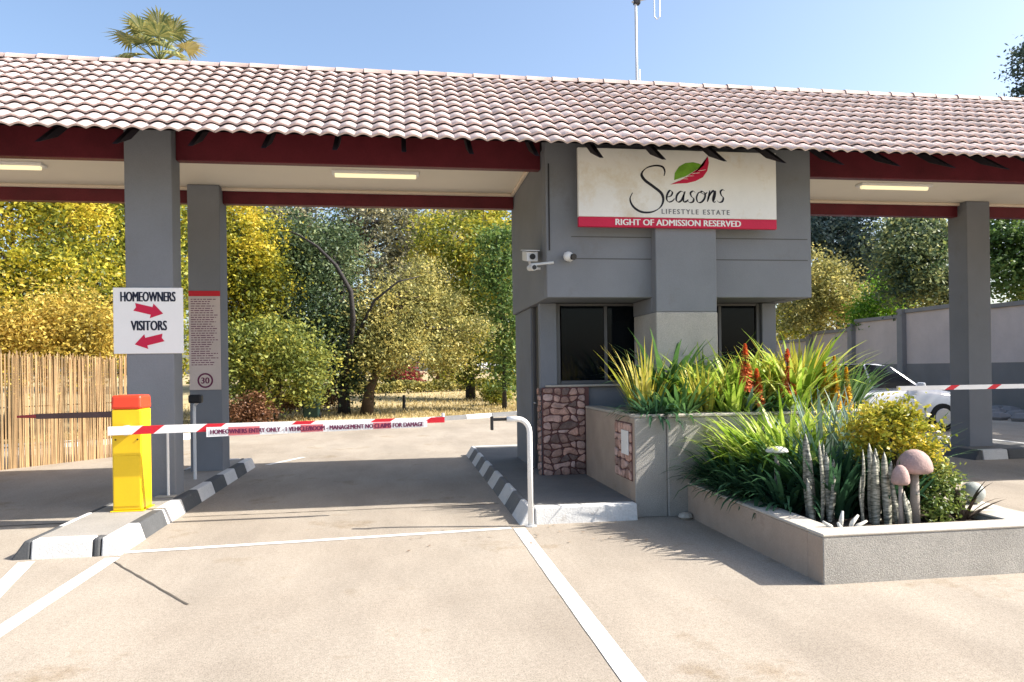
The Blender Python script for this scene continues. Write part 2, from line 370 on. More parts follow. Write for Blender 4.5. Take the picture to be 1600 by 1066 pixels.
# far kerb: alternate white and dark blocks
fk = thing('far_kerb', None, None); tag(fk, 'painted kerb along the far side of the road', kind='structure')
def kerb_run(parent, pts, L=1.0, w=0.16, h=0.13, mats=(M_kwhite, M_kgrey), z=0.0):
    pts = [Vector((*p, 0)) for p in pts]; i = 0; c = 0
    for a, b in zip(pts[:-1], pts[1:]):
        d = b - a; n = max(1, round(d.length / L)); u = d.normalized(); nr = Vector((-u.y, u.x, 0))
        for k in range(n):
            p0 = a + d * (k / n) + u * 0.006; p1 = a + d * ((k + 1) / n) - u * 0.006
            bot = [p0, p1, p1 + nr * w, p0 + nr * w]
            top = [p0 + nr * 0.04, p1 + nr * 0.04, p1 + nr * w, p0 + nr * w]
            MB().hexa([v + Vector((0, 0, z - 0.02)) for v in bot], [v + Vector((0, 0, z + h)) for v in top]).build('kerb_block', mats[c % 2], parent, 0.012)
            c += 1
kerb_run(fk, KERB[1:8])

# ------------------------------------------------------------------ traffic islands
def island(name, label, x0, x1, y0, y1, h, left, right, front, mtop, L=0.66, start=0):
    root = thing(name, None, None); tag(root, label, kind='structure')
    kw = 0.16
    MB().box(x0 + kw, x1 - kw, y0 + kw, y1 - kw, -0.02, h - 0.004).build('island_paving', mtop, root)
    def blk(poly_b, poly_t, mt): MB().hexa([(*p, -0.02) for p in poly_b], [(*p, h) for p in poly_t]).build('kerb_block', mt, root, 0.014, 2)
    n = round((y1 - y0) / L); g = 0.005
    for s, seq in ((-1, left), (1, right)):
        if seq is None: continue
        for k in range(n):
            a = y0 + (y1 - y0) * k / n + g; b = y0 + (y1 - y0) * (k + 1) / n - g
            xo = x0 if s < 0 else x1; xi = xo - s * kw; sl = (0.11 if s < 0 else 0.055)
            ta = a + (0.03 if k == 0 else 0); tb = b - (0.03 if k == n - 1 else 0)
            if s < 0: pb = [(xo, a), (xi, a), (xi, b), (xo, b)]; pt = [(xo + sl, ta), (xi, ta), (xi, tb), (xo + sl, tb)]
            else: pb = [(xi, a), (xo, a), (xo, b), (xi, b)]; pt = [(xi, ta), (xo - sl, ta), (xo - sl, tb), (xi, tb)]
            blk(pb, pt, seq[(k + start) % len(seq)])
    for f0, f1, mt in front:
        for ye, sgn in ((y0, 1), (y1, -1)):
            a, b = sorted((ye, ye + sgn * kw)); s0 = 0.03
            pb = [(f0 + g, a), (f1 - g, a), (f1 - g, b), (f0 + g, b)]
            pt = [(f0 + g, a + (s0 if sgn > 0 else 0)), (f1 - g, a + (s0 if sgn > 0 else 0)), (f1 - g, b - (s0 if sgn < 0 else 0)), (f0 + g, b - (s0 if sgn < 0 else 0))]
            blk(pb, pt, mt)
    return root
island('boom_island', 'raised concrete island with painted kerb carrying the yellow boom box', -3.20, -2.335, 6.60, 12.40, 0.15,
       [M_kblack, M_kwhite], [M_kwhite, M_kblack], [(-3.04, -2.56, M_kwhite), (-2.56, -2.50, M_kblack)], M_isle)
# small dark corner facing on the front end of the boom island
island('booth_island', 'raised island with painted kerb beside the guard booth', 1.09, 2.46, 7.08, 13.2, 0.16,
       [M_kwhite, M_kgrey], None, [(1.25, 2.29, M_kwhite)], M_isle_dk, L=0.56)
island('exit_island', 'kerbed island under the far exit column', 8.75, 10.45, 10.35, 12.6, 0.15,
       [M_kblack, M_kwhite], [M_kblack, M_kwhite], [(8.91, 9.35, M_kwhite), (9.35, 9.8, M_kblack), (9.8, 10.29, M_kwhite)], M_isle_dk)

# ------------------------------------------------------------------ gatehouse
GX0, GX1 = -8.0, 15.0
EY, EZ, RY, RZ = 7.65, 3.845, 10.0, 5.42
gate = thing('gatehouse', 'grey gatehouse with long tiled roof, red beams, columns and guard booth', 'gatehouse', (0, 10, 0))
for (x0, x1, y0, y1, z0) in [(-3.01, -2.51, 8.75, 9.07, 0.146), (-2.93, -2.50, 10.9, 11.33, 0.146), (9.13, 9.55, 10.9, 11.33, 0.146), (9.1, 9.6, 8.75, 9.07, 0.0), (-7.9, -7.4, 8.75, 9.07, 0.0), (-7.9, -7.45, 10.9, 11.33, 0.0)]:
    front = y0 < 9
    box('column', M_wall, gate, x0, x1, y0, y1, z0 - 0.03, 4.30 if front else 4.147, 0.012, 2)
# beams butt between columns
def beam(x0, x1, y0, y1, z0, z1): box('beam', M_beam, gate, x0, x1, y0, y1, z0, z1, 0.008)
for a, b in ((GX0 + .1, -7.902), (-7.398, -3.012), (-2.508, 1.698), (5.052, 9.098), (9.602, GX1 - .1)): beam(a, b, 8.90, 9.02, 3.93, 4.30)
for a, b in ((GX0 + .1, 1.698), (5.052, GX1 - .1)): beam(a, b, 11.10, 11.24, 3.93, 4.147)
for a, b in ((GX0 + .1, 1.698), (5.052, GX1 - .1)):
    box('ceiling', M_ceil, gate, a, b, 9.022, 11.25, 4.15, 4.17, 0)
    box('cornice', M_corn, gate, a, b, 11.05, 11.098, 4.105, 4.149, 0.008)
for s, xx in ((1, 1.652),): box('cornice', M_corn, gate, xx, xx + 0.045, 9.024, 11.048, 4.105, 4.148, 0.008)
# roof
slope = Vector((0, RY - EY, RZ - EZ)); SL = slope.length; sdir = slope.normalized(); snor = Vector((0, -sdir.z, sdir.y))
BEY = 11.92; BEZ = RZ - (BEY - RY) * (RZ - EZ) / (RY - EY)
NR = 11; EXPO = SL / NR; TW = 0.168; NXT = int((GX1 - GX0) / TW)
roof = MB().add([(GX0, EY + .10, EZ + .062), (GX1, EY + .10, EZ + .062), (GX1, RY, RZ - .04), (GX0, RY, RZ - .04), (GX0, BEY, BEZ - .03), (GX1, BEY, BEZ - .03)],
                [(0, 1, 2, 3), (3, 2, 5, 4)]).build('roof', M_raft, gate)
tag(roof, 'long pitched roof of weathered pinkish wave tiles')
def tile_arrays():
    n = 8; us = np.linspace(0, TW, n + 1); prof = 0.029 * (0.5 - 0.5 * np.cos(2 * np.pi * us / TW)) ** 0.6
    l = EXPO + 0.035; tl = 0.041; vs = []; fs = []
    for u, h in zip(us, prof): vs.append((u, 0.0, h + tl))           # lower lip, raised over the course below
    for u, h in zip(us, prof): vs.append((u, l, h + 0.002))
    for u, h in zip(us, prof): vs.append((u, 0.004, h + tl - 0.019))
    k = n + 1
    for i in range(n):
        fs.append((i, i + 1, k + i + 1, k + i)); fs.append((2 * k + i, 2 * k + i + 1, i + 1, i))
    return np.array(vs), np.array(fs)
TV, TF = tile_arrays()
def tile_world(i, j, back=False):
    sx = GX0 + i * TW; o = Vector((sx, EY, EZ)) + sdir * (j * EXPO)
    P = np.outer(TV[:, 0], (1, 0, 0)) + np.outer(TV[:, 1], sdir) + np.outer(TV[:, 2], snor) + np.array(o)
    if back: P[:, 1] = 2 * RY - P[:, 1]
    return P
tile_me = fast_mesh('tile', TV @ np.array([(1, 0, 0), tuple(sdir), tuple(snor)]), TF); tile_me.materials.append(M_tile)
tile_me.polygons.foreach_set('use_smooth', [f % 2 == 0 for f in range(len(TF))])
cands = []
for j in range(NR):
    for i in range(NXT):
        c = Vector((GX0 + (i + .5) * TW, EY, EZ)) + sdir * ((j + .5) * EXPO) - Vector((0, 0, EYE))
        d = c.dot(Fv); px = 800 + FPX * c.dot(R3) / d
        if 5 < px < 1595:
            area = (TW / d) * EXPO * abs(snor.dot(c.normalized())) / d
            cands.append((area, i, j))
cands.sort(reverse=True); single = {(i, j) for _, i, j in cands[:300]}
rs = random.Random(3)
for (i, j) in sorted(single):
    o = link('tile', tile_me, None, roof); o.location = Vector((GX0 + i * TW, EY, EZ)) + sdir * (j * EXPO) + Vector((rs.uniform(-.002, .002), rs.uniform(-.004, .004), rs.uniform(0, .002)))
VV = []; FF = []; off = 0
for back in (False, True):
    for j in range(NR):
        for i in range(NXT):
            if (not back and (i, j) in single) or (back and j < 2): continue
            P = tile_world(i, j, back) + RNG.uniform(-.003, .003, 3) * np.array([.7, 1, .3]); VV.append(P); FF.append((TF if not back else TF[:, ::-1]) + off); off += len(TV)
rest = link('tile_courses', fast_mesh('tile_courses', np.concatenate(VV), np.concatenate(FF)), M_tile, roof); tag(rest, kind='stuff')
rest.data.polygons.foreach_set('use_smooth', [f % 2 == 0 for f in range(len(rest.data.polygons))])
# ridge caps
cap = MB(); nseg = 8; Lc = 0.36
for e, (r_, sx) in enumerate(((0.088, 0.0), (0.080, Lc + 0.03))):
    for k in range(nseg + 1):
        a = math.pi * (0.02 + 0.96 * k / nseg); cap.v.append((sx, -math.cos(a) * r_ * 1.1, math.sin(a) * r_))
cap.f = [(k, k + 1, nseg + 2 + k, nseg + 1 + k) for k in range(nseg)] + [tuple(range(nseg + 1))]
cap_me = cap.mesh('ridge_cap', smooth=True); cap_me.materials.append(M_ridge)
for k in range(int((GX1 - GX0) / Lc)):
    o = link('ridge_cap', cap_me, None, roof); o.location = (GX0 + k * Lc, RY, RZ - 0.005 + rs.uniform(-.004, .004))
# rafters: tails show under the eave
x = GX0 + 0.35; raft_me = None
while x < GX1:
    if raft_me is None:
        a = Vector((0, EY + 0.10, EZ - 0.085)); dn = -snor * 0.08
        p0 = a; p1 = a + sdir * 1.75
        q = [p0, p1, p1 + dn, p0 + sdir * 0.42 + dn]
        raft_me = MB().prism([(0, v.y, v.z) for v in q], (-0.025, 0, 0), (0.025, 0, 0)).mesh('rafter', 0.003); raft_me.materials.append(M_raft)
    o = link('rafter', raft_me, None, gate); o.location = (x, 0, 0)
    x += 0.70
# guard booth
OX0, OX1, OY, OYB = 1.70, 5.05, 8.60, 11.35
def wallp(name, *a, mat=M_wall, bevel=0.008): return box(name, mat, gate, *a, bevel)
wallp('wall', OX0, OX1, OY, OY + 0.22, 2.345, 4.28)                       # front upper wall
wallp('wall', OX0, OX0 + 0.22, OY + 0.222, OYB, 2.345, 4.146)             # upper side walls
wallp('wall', OX1 - 0.22, OX1, OY + 0.222, OYB, 2.345, 4.146)
wallp('wall', OX0 + 0.222, OX1 - 0.222, OYB - 0.2, OYB, 2.345, 4.146)
wallp('soffit', OX0 + 0.012, OX1 - 0.012, OY + 0.225, OYB - 0.21, 2.352, 2.42)
for zz in (2.80, 3.06): box('wall_groove', M_wall_dk, gate, OX0 + .3, OX1 - .05, OY - 0.0025, OY + 0.01, zz, zz + 0.012, 0)
# booth ground floor
GY = 9.30
wallp('wall', 1.74, 2.0, 9.72 + 0.25, 10.2, 0.15, 2.349) if False else None
wallp('wall', 1.74, 1.96, 10.02, OYB, 0.14, 2.343)                        # side wall behind the doorway
wallp('wall', 1.74, 1.96, GY + 0.012, 9.44, 0.14, 2.343)                  # corner post
wallp('wall', 1.962, 4.95, OYB - 0.2, OYB, 0.14, 2.343)
wallp('wall', 4.75, 4.95, GY + 0.012, OYB - 0.202, 0.14, 2.343)
wallp('wall', 1.962, 4.748, GY + 0.03, GY + 0.2, 0.14, 1.27)
box('window_sill', M_cope, gate, 1.80, 4.748, GY - 0.03, GY + 0.21, 1.272, 1.30, 0.006)
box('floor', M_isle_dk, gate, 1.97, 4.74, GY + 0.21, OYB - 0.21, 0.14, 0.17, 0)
# door in the side wall
door = box('door', surface('door_dark', (0.045, 0.045, 0.05), 0.5, 0.05), gate, 1.80, 1.84, 9.445, 10.015, 0.15, 2.34, 0.004)
box('door_frame', M_alu, door, 1.765, 1.80, 9.442, 9.49, 0.15, 2.34, 0.003); box('door_frame', M_alu, door, 1.765, 1.80, 9.97, 10.018, 0.15, 2.34, 0.003)
MB().tube([(1.765, 9.94, 1.05), (1.765, 9.83, 1.05)], 0.01).build('door_handle', M_steel, door)
# windows
def window(x0, x1, mull):
    w = box('window', M_alu, gate, x0, x0 + 0.05, GY + 0.06, GY + 0.12, 1.302, 2.343, 0.004)
    box('frame', M_alu, w, x1 - 0.05, x1, GY + 0.06, GY + 0.12, 1.302, 2.343, 0.004)
    box('frame', M_alu, w, x0 + 0.052, x1 - 0.052, GY + 0.06, GY + 0.12, 1.302, 1.35, 0.004)
    box('frame', M_alu, w, x0 + 0.052, x1 - 0.052, GY + 0.06, GY + 0.12, 2.31, 2.343, 0.004)
    es = [x0 + 0.05] + mull + [x1 - 0.05]
    for k in mull: box('mullion', M_alu, w, k - 0.02, k + 0.02, GY + 0.062, GY + 0.118, 1.352, 2.308, 0.003)
    for a, b in zip(es[:-1], es[1:]): box('pane', M_glass, w, a + 0.021, b - 0.021, GY + 0.086, GY + 0.092, 1.352, 2.308, 0)
window(1.965, 3.20, [2.62]); window(3.62, 4.745, [4.18])
wallp('wall', 3.202, 3.618, GY + 0.03, GY + 0.2, 1.302, 2.343)
# pier in front, rough-cast below with sunlight put into its lighter tone
wallp('pier', 2.98, 3.735, 8.44, 8.598, 2.16, 4.1)
box('pier', M_rough_sunlit, gate, 2.975, 3.74, 8.435, 9.29, 0.0, 2.158, 0.01)
wallp('pier', 2.98, 3.735, 8.60, 9.329, 2.16, 2.344)
# stone cladding round the booth corner
clad = box('stone_cladding', M_mortar, gate, 1.75, 2.36, GY - 0.02, GY + 0.028, 0.14, 1.268, 0)
def stones(parent, u0, u1, v0, v1, cell, fn, seed, th=0.022):
    rr = random.Random(seed); nu = max(2, round((u1 - u0) / cell)); nv = max(2, round((v1 - v0) / (cell * 0.8)))
    P = {}
    for j in range(nv + 1):
        for i in range(nu + 1):
            u = u0 + (u1 - u0) * i / nu; v = v0 + (v1 - v0) * j / nv
            if 0 < i < nu: u += rr.uniform(-.33, .33) * (u1 - u0) / nu
            if 0 < j < nv: v += rr.uniform(-.33, .33) * (v1 - v0) / nv
            P[i, j] = Vector((u, v))
    for j in range(nv):
        i = 0
        while i < nu:
            wd = 2 if (rr.random() < 0.22 and i + 2 <= nu) else 1
            q = [P[i, j]] + ([P[i + 1, j]] if wd == 2 else []) + [P[i + wd, j], P[i + wd, j + 1]] + ([P[i + 1, j + 1]] if wd == 2 else []) + [P[i, j + 1]]
            c = sum(q, Vector((0, 0))) / len(q); t = th * rr.uniform(.7, 1.35)
            pts = []
            for k in range(len(q)):                       # chamfered corners, joint gap
                a, b = q[k - 1], q[k]; d = q[(k + 1) % len(q)]
                for e in (a, d):
                    s_ = b + (e - b) * 0.22; pts.append(c + (s_ - c) * (1 - 0.009 / max(0.02, (s_ - c).length)))
            outer = [fn(p.x, p.y, 0) for p in pts]; mid = [fn(p.x, p.y, t * .7) for p in pts]; inn = [fn(*(c + (p - c) * .78), t) for p in pts]
            n = len(pts); fs = []
            for k in range(n):
                k2 = (k + 1) % n; fs += [(k, k2, n + k2, n + k), (n + k, n + k2, 2 * n + k2, 2 * n + k)]
            fs.append(tuple(range(2 * n, 3 * n)))
            MB().add(outer + mid + inn, fs).build('stone', M_stone, parent)
            i += wd
stones(clad, 1.755, 2.31, 0.145, 1.265, 0.105, lambda u, v, d: (u, GY - 0.02 - d, v), 5)
stones(clad, GY - 0.02, GY + 0.14, 0.145, 1.265, 0.10, lambda u, v, d: (1.738 - d, u, v), 6)

# ------------------------------------------------------------------ planters
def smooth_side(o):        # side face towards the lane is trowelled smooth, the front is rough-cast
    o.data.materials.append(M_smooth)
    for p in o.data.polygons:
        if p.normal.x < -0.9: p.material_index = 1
up = thing('raised_planter', 'tall plastered planter box with stone inset against the guard booth', 'planter', (3.6, 8.2, 0))
PX0, PX1, PY0, PY1, PH = 2.30, 5.2, 7.20, 9.22, 1.0
box('planter_wall', M_smooth, up, PX0, PX0 + 0.18, PY0 + 0.182, PY1, 0, PH - 0.001, 0.006)
smooth_side(box('planter_wall', M_plant, up, PX0, 2.632, PY0, PY0 + 0.18, 0, PH, 0.008))
box('planter_wall', M_plant, up, 2.634, PX1, PY0 - 0.024, PY0 + 0.18, 0, PH, 0.008)
box('planter_wall', M_smooth, up, PX1 - 0.18, PX1, PY0 + 0.182, PY1, 0, PH, 0.006)
box('planter_wall', M_smooth, up, PX0 + 0.182, PX1 - 0.182, PY1 - 0.1, PY1, 0, PH, 0.004)
box('coping', M_cope, up, PX0 - 0.004, PX0 + 0.2, PY0 + 0.204, PY1 - 0.002, PH + 0.001, PH + 0.03, 0.006)
box('coping', M_cope, up, PX0 - 0.004, 2.632, PY0 - 0.004, PY0 + 0.2, PH + 0.001, PH + 0.03, 0.006)
box('coping', M_cope, up, 2.634, PX1 + 0.01, PY0 - 0.044, PY0 + 0.2, PH + 0.001, PH + 0.03, 0.006)
box('soil', M_soil, up, PX0 + 0.18, PX1 - 0.18, PY0 + 0.18, PY1 - 0.1, 0.3, PH - 0.07, 0)
inset = box('stone_inset', M_mortar, up, PX0 - 0.004, PX0 + 0.02, 7.28, 7.88, 0.35, 0.94, 0)
stones(inset, 7.285, 7.875, 0.355, 0.935, 0.12, lambda u, v, d: (PX0 - 0.005 - d, u, v), 9, 0.016)
nt_ = box('notice_plate', M_white, None, PX0 - 0.034, PX0 - 0.026, 7.33, 7.57, 0.61, 0.86, 0.003); tag(nt_, 'small white notice plate on the stone inset of the planter', 'notice')

lo = thing('low_planter', 'low plastered planter box standing on the forecourt', 'planter', (3.7, 6, 0))
LX0, LX1, LY0, LY1, LH = 2.83, 4.75, 4.72, 7.17, 0.345
for (a, b, c, d, mt) in ((LX0, LX0 + 0.2, LY0 + 0.202, LY1, M_smooth), (LX0, LX1, LY0, LY0 + 0.2, M_plant), (LX1 - 0.35, LX1, LY0 + 0.202, LY1, M_plant)):
    pw = box('planter_wall', mt, lo, a, b, c, d, -0.01, LH - 0.022, 0.006)
    if mt is M_plant and a == LX0: smooth_side(pw)
    box('coping', M_cope, lo, a - (0.003 if a == LX0 else 0), b + 0.003, c - (0.003 if mt is M_plant and c == LY0 else 0), d, LH - 0.021, LH, 0.007)
box('soil', M_soil, lo, LX0 + 0.2, LX1 - 0.35, LY0 + 0.2, LY1, 0.05, 0.29, 0)

# ------------------------------------------------------------------ boom barriers
bb = thing('boom_barrier', 'yellow boom box with red cap and long red and white arm lowered', 'boom barrier', (-2.7, 7.95, 0.15))
box('cabinet', M_yellow, bb, -2.85, -2.575, 7.86, 8.16, 0.158, 1.16, 0.012, 2)
box('base_plate', M_yellow, bb, -2.87, -2.555, 7.84, 8.18, 0.146, 0.157, 0.003)
capm = MB().hexa([(-2.857, 7.852, 1.161), (-2.568, 7.852, 1.161), (-2.568, 8.168, 1.161), (-2.857, 8.168, 1.161)], [(-2.852, 7.858, 1.30), (-2.575, 7.858, 1.30), (-2.575, 8.162, 1.30), (-2.852, 8.162, 1.30)])
capm.build('cap', M_redcap, bb, 0.025, 3)
pan = box('access_panel', M_yellow, bb, -2.835, -2.59, 7.855, 7.8595, 0.20, 0.70, 0.002)
for sx in (-2.815, -2.61): MB().tube([(sx, 7.853, 0.86), (sx, 7.862, 0.86)], 0.008, 8).build('bolt', M_dark, bb)
MB().tube([(-2.70, 7.80, 0.955), (-2.70, 7.87, 0.955)], 0.05, 14).build('pivot', M_steel, bb)
AX0, AX1 = -2.85, 0.43
def arm_z(x): return 0.955 + (x - AX0) / (AX1 - AX0) * 0.035
arm = None
segs = []; xx = AX0; k = 0
cuts = [(-2.85, -2.58, 'w'), (-2.58, -2.38, 'r'), (-2.38, -1.98, 'w'), (-1.98, -1.80, 'r'), (-1.80, -1.12, 'w'), (-1.12, -0.93, 'r'), (-0.93, -0.33, 'w'), (-0.33, -0.13, 'r'), (-0.13, 0.24, 'w'), (0.24, 0.43, 'r')]
for a, b, c in cuts:
    h0 = 0.042 - 0.014 * (a - AX0) / 3.28; h1 = 0.042 - 0.014 * (b - AX0) / 3.28; za, zb = arm_z(a), arm_z(b); sk = 0.05
    def P(x, yy, z, s): return (x + (sk * s if AX0 < x < AX1 else 0), yy, z)
    MB().hexa([P(a, 7.76, za - h0, -1), P(b, 7.76, zb - h1, -1), P(b, 7.80, zb - h1, -1), P(a, 7.80, za - h0, -1)],
              [P(a, 7.76, za + h0, 1), P(b, 7.76, zb + h1, 1), P(b, 7.80, zb + h1, 1), P(a, 7.80, za + h0, 1)]).build('arm_section', M_white if c == 'w' else M_red, bb)
MB().tube([(0.415, 7.78, 1.02), (0.415, 7.78, 1.06)], 0.016, 10).build('arm_lamp', M_camw, bb)
ban = thing('arm_banner', 'white text banner strip hanging along the red and white boom arm', 'banner', (-0.85, 7.75, 0.93))
bx0, bx1 = -1.93, 0.25
bo = MB()
bo.hexa([(bx0, 7.748, 0.875), (bx1, 7.748, 0.921), (bx1, 7.754, 0.921), (bx0, 7.754, 0.875)], [(bx0, 7.748, 0.972), (bx1, 7.748, 0.985), (bx1, 7.754, 0.985), (bx0, 7.754, 0.972)])
bo.build('banner_strip', M_homew, ban)
for a, b in ((-1.72, -1.42), (-1.02, -0.8), (-0.30, -0.12)):
    def zz(x, t): return (0.879 + (x - bx0) / (bx1 - bx0) * 0.046) if t == 0 else (0.968 + (x - bx0) / (bx1 - bx0) * 0.013)
    MB().hexa([(a, 7.7462, zz(a, 0)), (b, 7.7462, zz(b, 0)), (b, 7.7478, zz(b, 0)), (a, 7.7478, zz(a, 0))], [(a, 7.7462, zz(a, 1)), (b, 7.7462, zz(b, 1)), (b, 7.7478, zz(b, 1)), (a, 7.7478, zz(a, 1))]).build('red_band', surface('banner_red', (0.62, 0.16, 0.18), 0.5, 0.05), ban)
front_text('letter', 'HOMEOWNERS ENTRY ONLY - 1 VEHICLE/BOOM - MANAGEMENT NO CLAIMS FOR DAMAGE', M_inkpurple, ban, 2.10, 0.045, -0.84, 7.7455, 0.938, bold=0.003, xf=lambda p: (p[0], p[1], p[2] + (p[0] + 0.84) * 0.0135))

lb = thing('steel_boom', 'dark steel boom arm with red tip reaching out over the visitor lane', 'boom barrier', (-3.05, 8.9, 1.05))
MB().hexa([(-4.0, 8.88, 1.03), (-3.015, 8.88, 1.03), (-3.015, 8.92, 1.03), (-4.0, 8.92, 1.03)], [(-4.0, 8.88, 1.085), (-3.015, 8.88, 1.10), (-3.015, 8.92, 1.10), (-4.0, 8.92, 1.085)]).build('arm', surface('arm_dark', (0.10, 0.06, 0.06), 0.5, 0.2), lb, 0.004)
MB().tube([(-4.0, 8.9, 1.06), (-4.20, 8.9, 1.058)], [0.022, 0.012], 8).build('tip', surface('tip_red', (0.35, 0.05, 0.05), 0.5, 0.1), lb)
box('bracket', M_dark, lb, -3.06, -3.011, 8.84, 8.96, 0.98, 1.15, 0.004)

pr = MB().tube([(-2.575, 8.70, 0.15), (-2.575, 8.70, 0.90)], 0.014, 10).build('prop_post', M_white); pr2 = MB().box(-2.70, -2.50, 8.64, 8.742, 0.147, 0.165).build('foot_plate', M_cope, pr, 0.004)
tag(pr, 'thin white prop post at the foot of the sign column', 'post')
ic = thing('intercom_post', 'thin gooseneck intercom post with black head between the two columns', 'intercom', (-2.62, 10.1, 0.15))
MB().tube([(-2.66, 10.1, 0.146), (-2.66, 10.1, 1.02), (-2.65, 10.08, 1.10), (-2.60, 10.04, 1.14)], 0.02, 8).build('pole', M_camw, ic)
box('head', M_dark, ic, -2.70, -2.54, 9.96, 10.08, 1.13, 1.24, 0.02, 2)

br = thing('boom_rest', 'white bent pipe boom rest with steel fork at the booth island', 'boom rest', (1.20, 7.05, 0))
path = [(1.20, 7.03, 0.0), (1.20, 7.03, 0.90)] + [(1.20 - 0.12 * (1 - math.cos(a)), 7.03, 0.90 + 0.13 * math.sin(a)) for a in (0.3, 0.6, 0.9, 1.2, 1.57)] + [(0.98, 7.03, 1.03)]
MB().tube(path, 0.026, 12).build('pipe', M_white, br, smooth=True)
MB().tube([(0.98, 7.03, 1.03), (0.84, 7.03, 1.03)], 0.015, 8).build('bar', M_dark, br)
fk_ = MB().box(0.825, 0.85, 7.00, 7.06, 0.93, 1.06).build('fork', M_dark, br, 0.004)
MB().lathe([(0.06, 0), (0.06, 0.008), (0.03, 0.012)], 12, (1.20, 7.03, 0)).build('foot', M_steel, br)
tag(MB().lathe([(0.05, 0), (0.05, .07), (0.03, .10), (.0, .105)], 10, (1.02, 9.0, 1.02)).build('unused', M_dark), kind='x') if False else None

rb = thing('exit_boom', 'red and white striped exit boom arm in front of the far column', 'boom barrier', (8.75, 8.3, 0))
box('cabinet', M_yellow, rb, 8.6, 8.9, 8.33, 8.63, 0.0, 1.16, 0.012, 2)
MB().hexa([(8.595, 8.325, 1.161), (8.905, 8.325, 1.161), (8.905, 8.635, 1.161), (8.595, 8.635, 1.161)], [(8.62, 8.35, 1.30), (8.88, 8.35, 1.30), (8.88, 8.61, 1.30), (8.62, 8.61, 1.30)]).build('cap', M_redcap, rb, 0.025, 3)
xx = 5.98
for c, L in [('w', .62), ('r', .12), ('w', .46), ('r', .12), ('w', .5), ('r', .12), ('w', .5), ('r', .12), ('w', .45)]:
    a, b = xx, xx + L; k0 = .09 if xx > 6 else 0
    MB().hexa([(a, 8.28, 1.18), (b, 8.28, 1.18), (b, 8.32, 1.18), (a, 8.32, 1.18)], [(a + k0, 8.28, 1.235), (b + .09, 8.28, 1.235), (b + .09, 8.32, 1.235), (a + k0, 8.32, 1.235)]).build('arm_section', M_white if c == 'w' else M_red, rb)
    xx = b
# ------------------------------------------------------------------ signs
hs = thing('homeowners_sign', 'white direction sign for homeowners and visitors with two red arrows', 'sign', (-2.77, 8.72, 2.1))
box('board', M_homew, hs, -3.135, -2.405, 8.735, 8.748, 1.735, 2.465, 0.003)
front_text('letter', 'HOMEOWNERS', M_navy, hs, 0.57, 0.108, -2.77, 8.7335, 2.365, bold=0.005)
front_text('letter', 'VISITORS', M_navy, hs, 0.37, 0.108, -2.765, 8.7335, 2.045, bold=0.005)
def arrow(cx, cz, ang, L=0.31):
    pts = [(-.5, -.14), (.10, -.14), (.10, -.27), (.5, 0), (.10, .27), (.10, .14), (-.5, .14), (-.44, 0)]
    ca, sa = math.cos(ang), math.sin(ang)
    P = [(cx + L * (u * ca - v * sa), 0, cz + L * (u * sa + v * ca)) for u, v in pts]
    MB().prism(P, (0, 8.7345, 0), (0, 8.732, 0)).build('arrow', M_signred, hs)
arrow(-2.765, 2.215, R(-14)); arrow(-2.765, 1.875, R(180 + 14))

rl = thing('rules_board', 'tall faded rules board with red header and speed limit circle on rear column', 'sign', (-2.72, 10.88, 2))
box('board', M_rules, rl, -2.925, -2.505, 10.884, 10.898, 1.28, 2.585, 0.003)
box('header', M_red, rl, -2.925, -2.505, 10.883, 10.898, 2.587, 2.66, 0.003)
ln = MB(); rr = random.Random(4)
for k in range(30):
    z = 2.545 - k * 0.0315; a = -2.895; e = -2.535 - rr.uniform(0, 0.12)
    while a < e:
        w = rr.uniform(.02, .07); ln.box(a, min(a + w, e), 10.8825, 10.8835, z - .008, z + .003); a += w + .012
pt_ = ln.build('text_lines', M_inkpurple, rl); pt_['kind'] = 'stuff'
tor = MB(); n = 28
for rad, off_ in ((0.105, 0), (0.082, 0)):
    for y in (10.8835, 10.8815):
        for k in range(n): tor.v.append((-2.715 + rad * math.cos(2 * math.pi * k / n), y, 1.41 + rad * math.sin(2 * math.pi * k / n)))
for k in range(n):
    k2 = (k + 1) % n; tor.f += [(n + k, n + k2, 3 * n + k2, 3 * n + k), (k, k2, n + k2, n + k), (2 * n + k, 2 * n + k2, 3 * n + k2, 3 * n + k)]
tor.build('speed_ring', M_inkpurple, rl)
front_text('digit', '30', M_inkpurple, rl, 0.105, 0.085, -2.715, 10.883, 1.41, bold=0.004)

SY = 8.38
ss = thing('estate_sign', 'large white estate name sign with leaf emblem and crimson bottom band', 'sign', (3.2, SY, 3.6))
box('board', M_signw, ss, 2.04, 4.48, SY, SY + 0.055, 3.262, 4.06, 0.004)
box('band', M_signred, ss, 2.04, 4.48, SY, SY + 0.055, 3.145, 3.260, 0.004)
front_text('letter', 'RIGHT OF ADMISSION RESERVED', M_white, ss, 1.54, 0.072, 3.25, SY - 0.002, 3.203, bold=0.004)
front_text('letter', 'LIFESTYLE ESTATE', M_inkgrey, ss, 0.84, 0.058, 3.46, SY - 0.002, 3.335, bold=0.002, spacing=1.35)
S0X, S0Z, SPX = 2.04, 4.06, 1 / 128.5 / 4.5714        # sign drawing units (zoomed photo) -> metres
def spt(u, v): return (2.04 + (u - 112) / 1388 * 2.44, 4.06 - (v - 70) / 455 * 0.80)
def catmull(pts, k=7):
    P = [Vector(p) for p in pts]; P = [P[0] * 2 - P[1]] + P + [P[-1] * 2 - P[-2]]; out = []
    for i in range(1, len(P) - 2):
        for j in range(k):
            t = j / k; a, b, c, d = P[i - 1], P[i], P[i + 1], P[i + 2]
            out.append(0.5 * ((2 * b) + (c - a) * t + (2 * a - 5 * b + 4 * c - d) * t * t + (3 * b - a - 3 * c + d) * t ** 3))
    return out + [P[-2]]
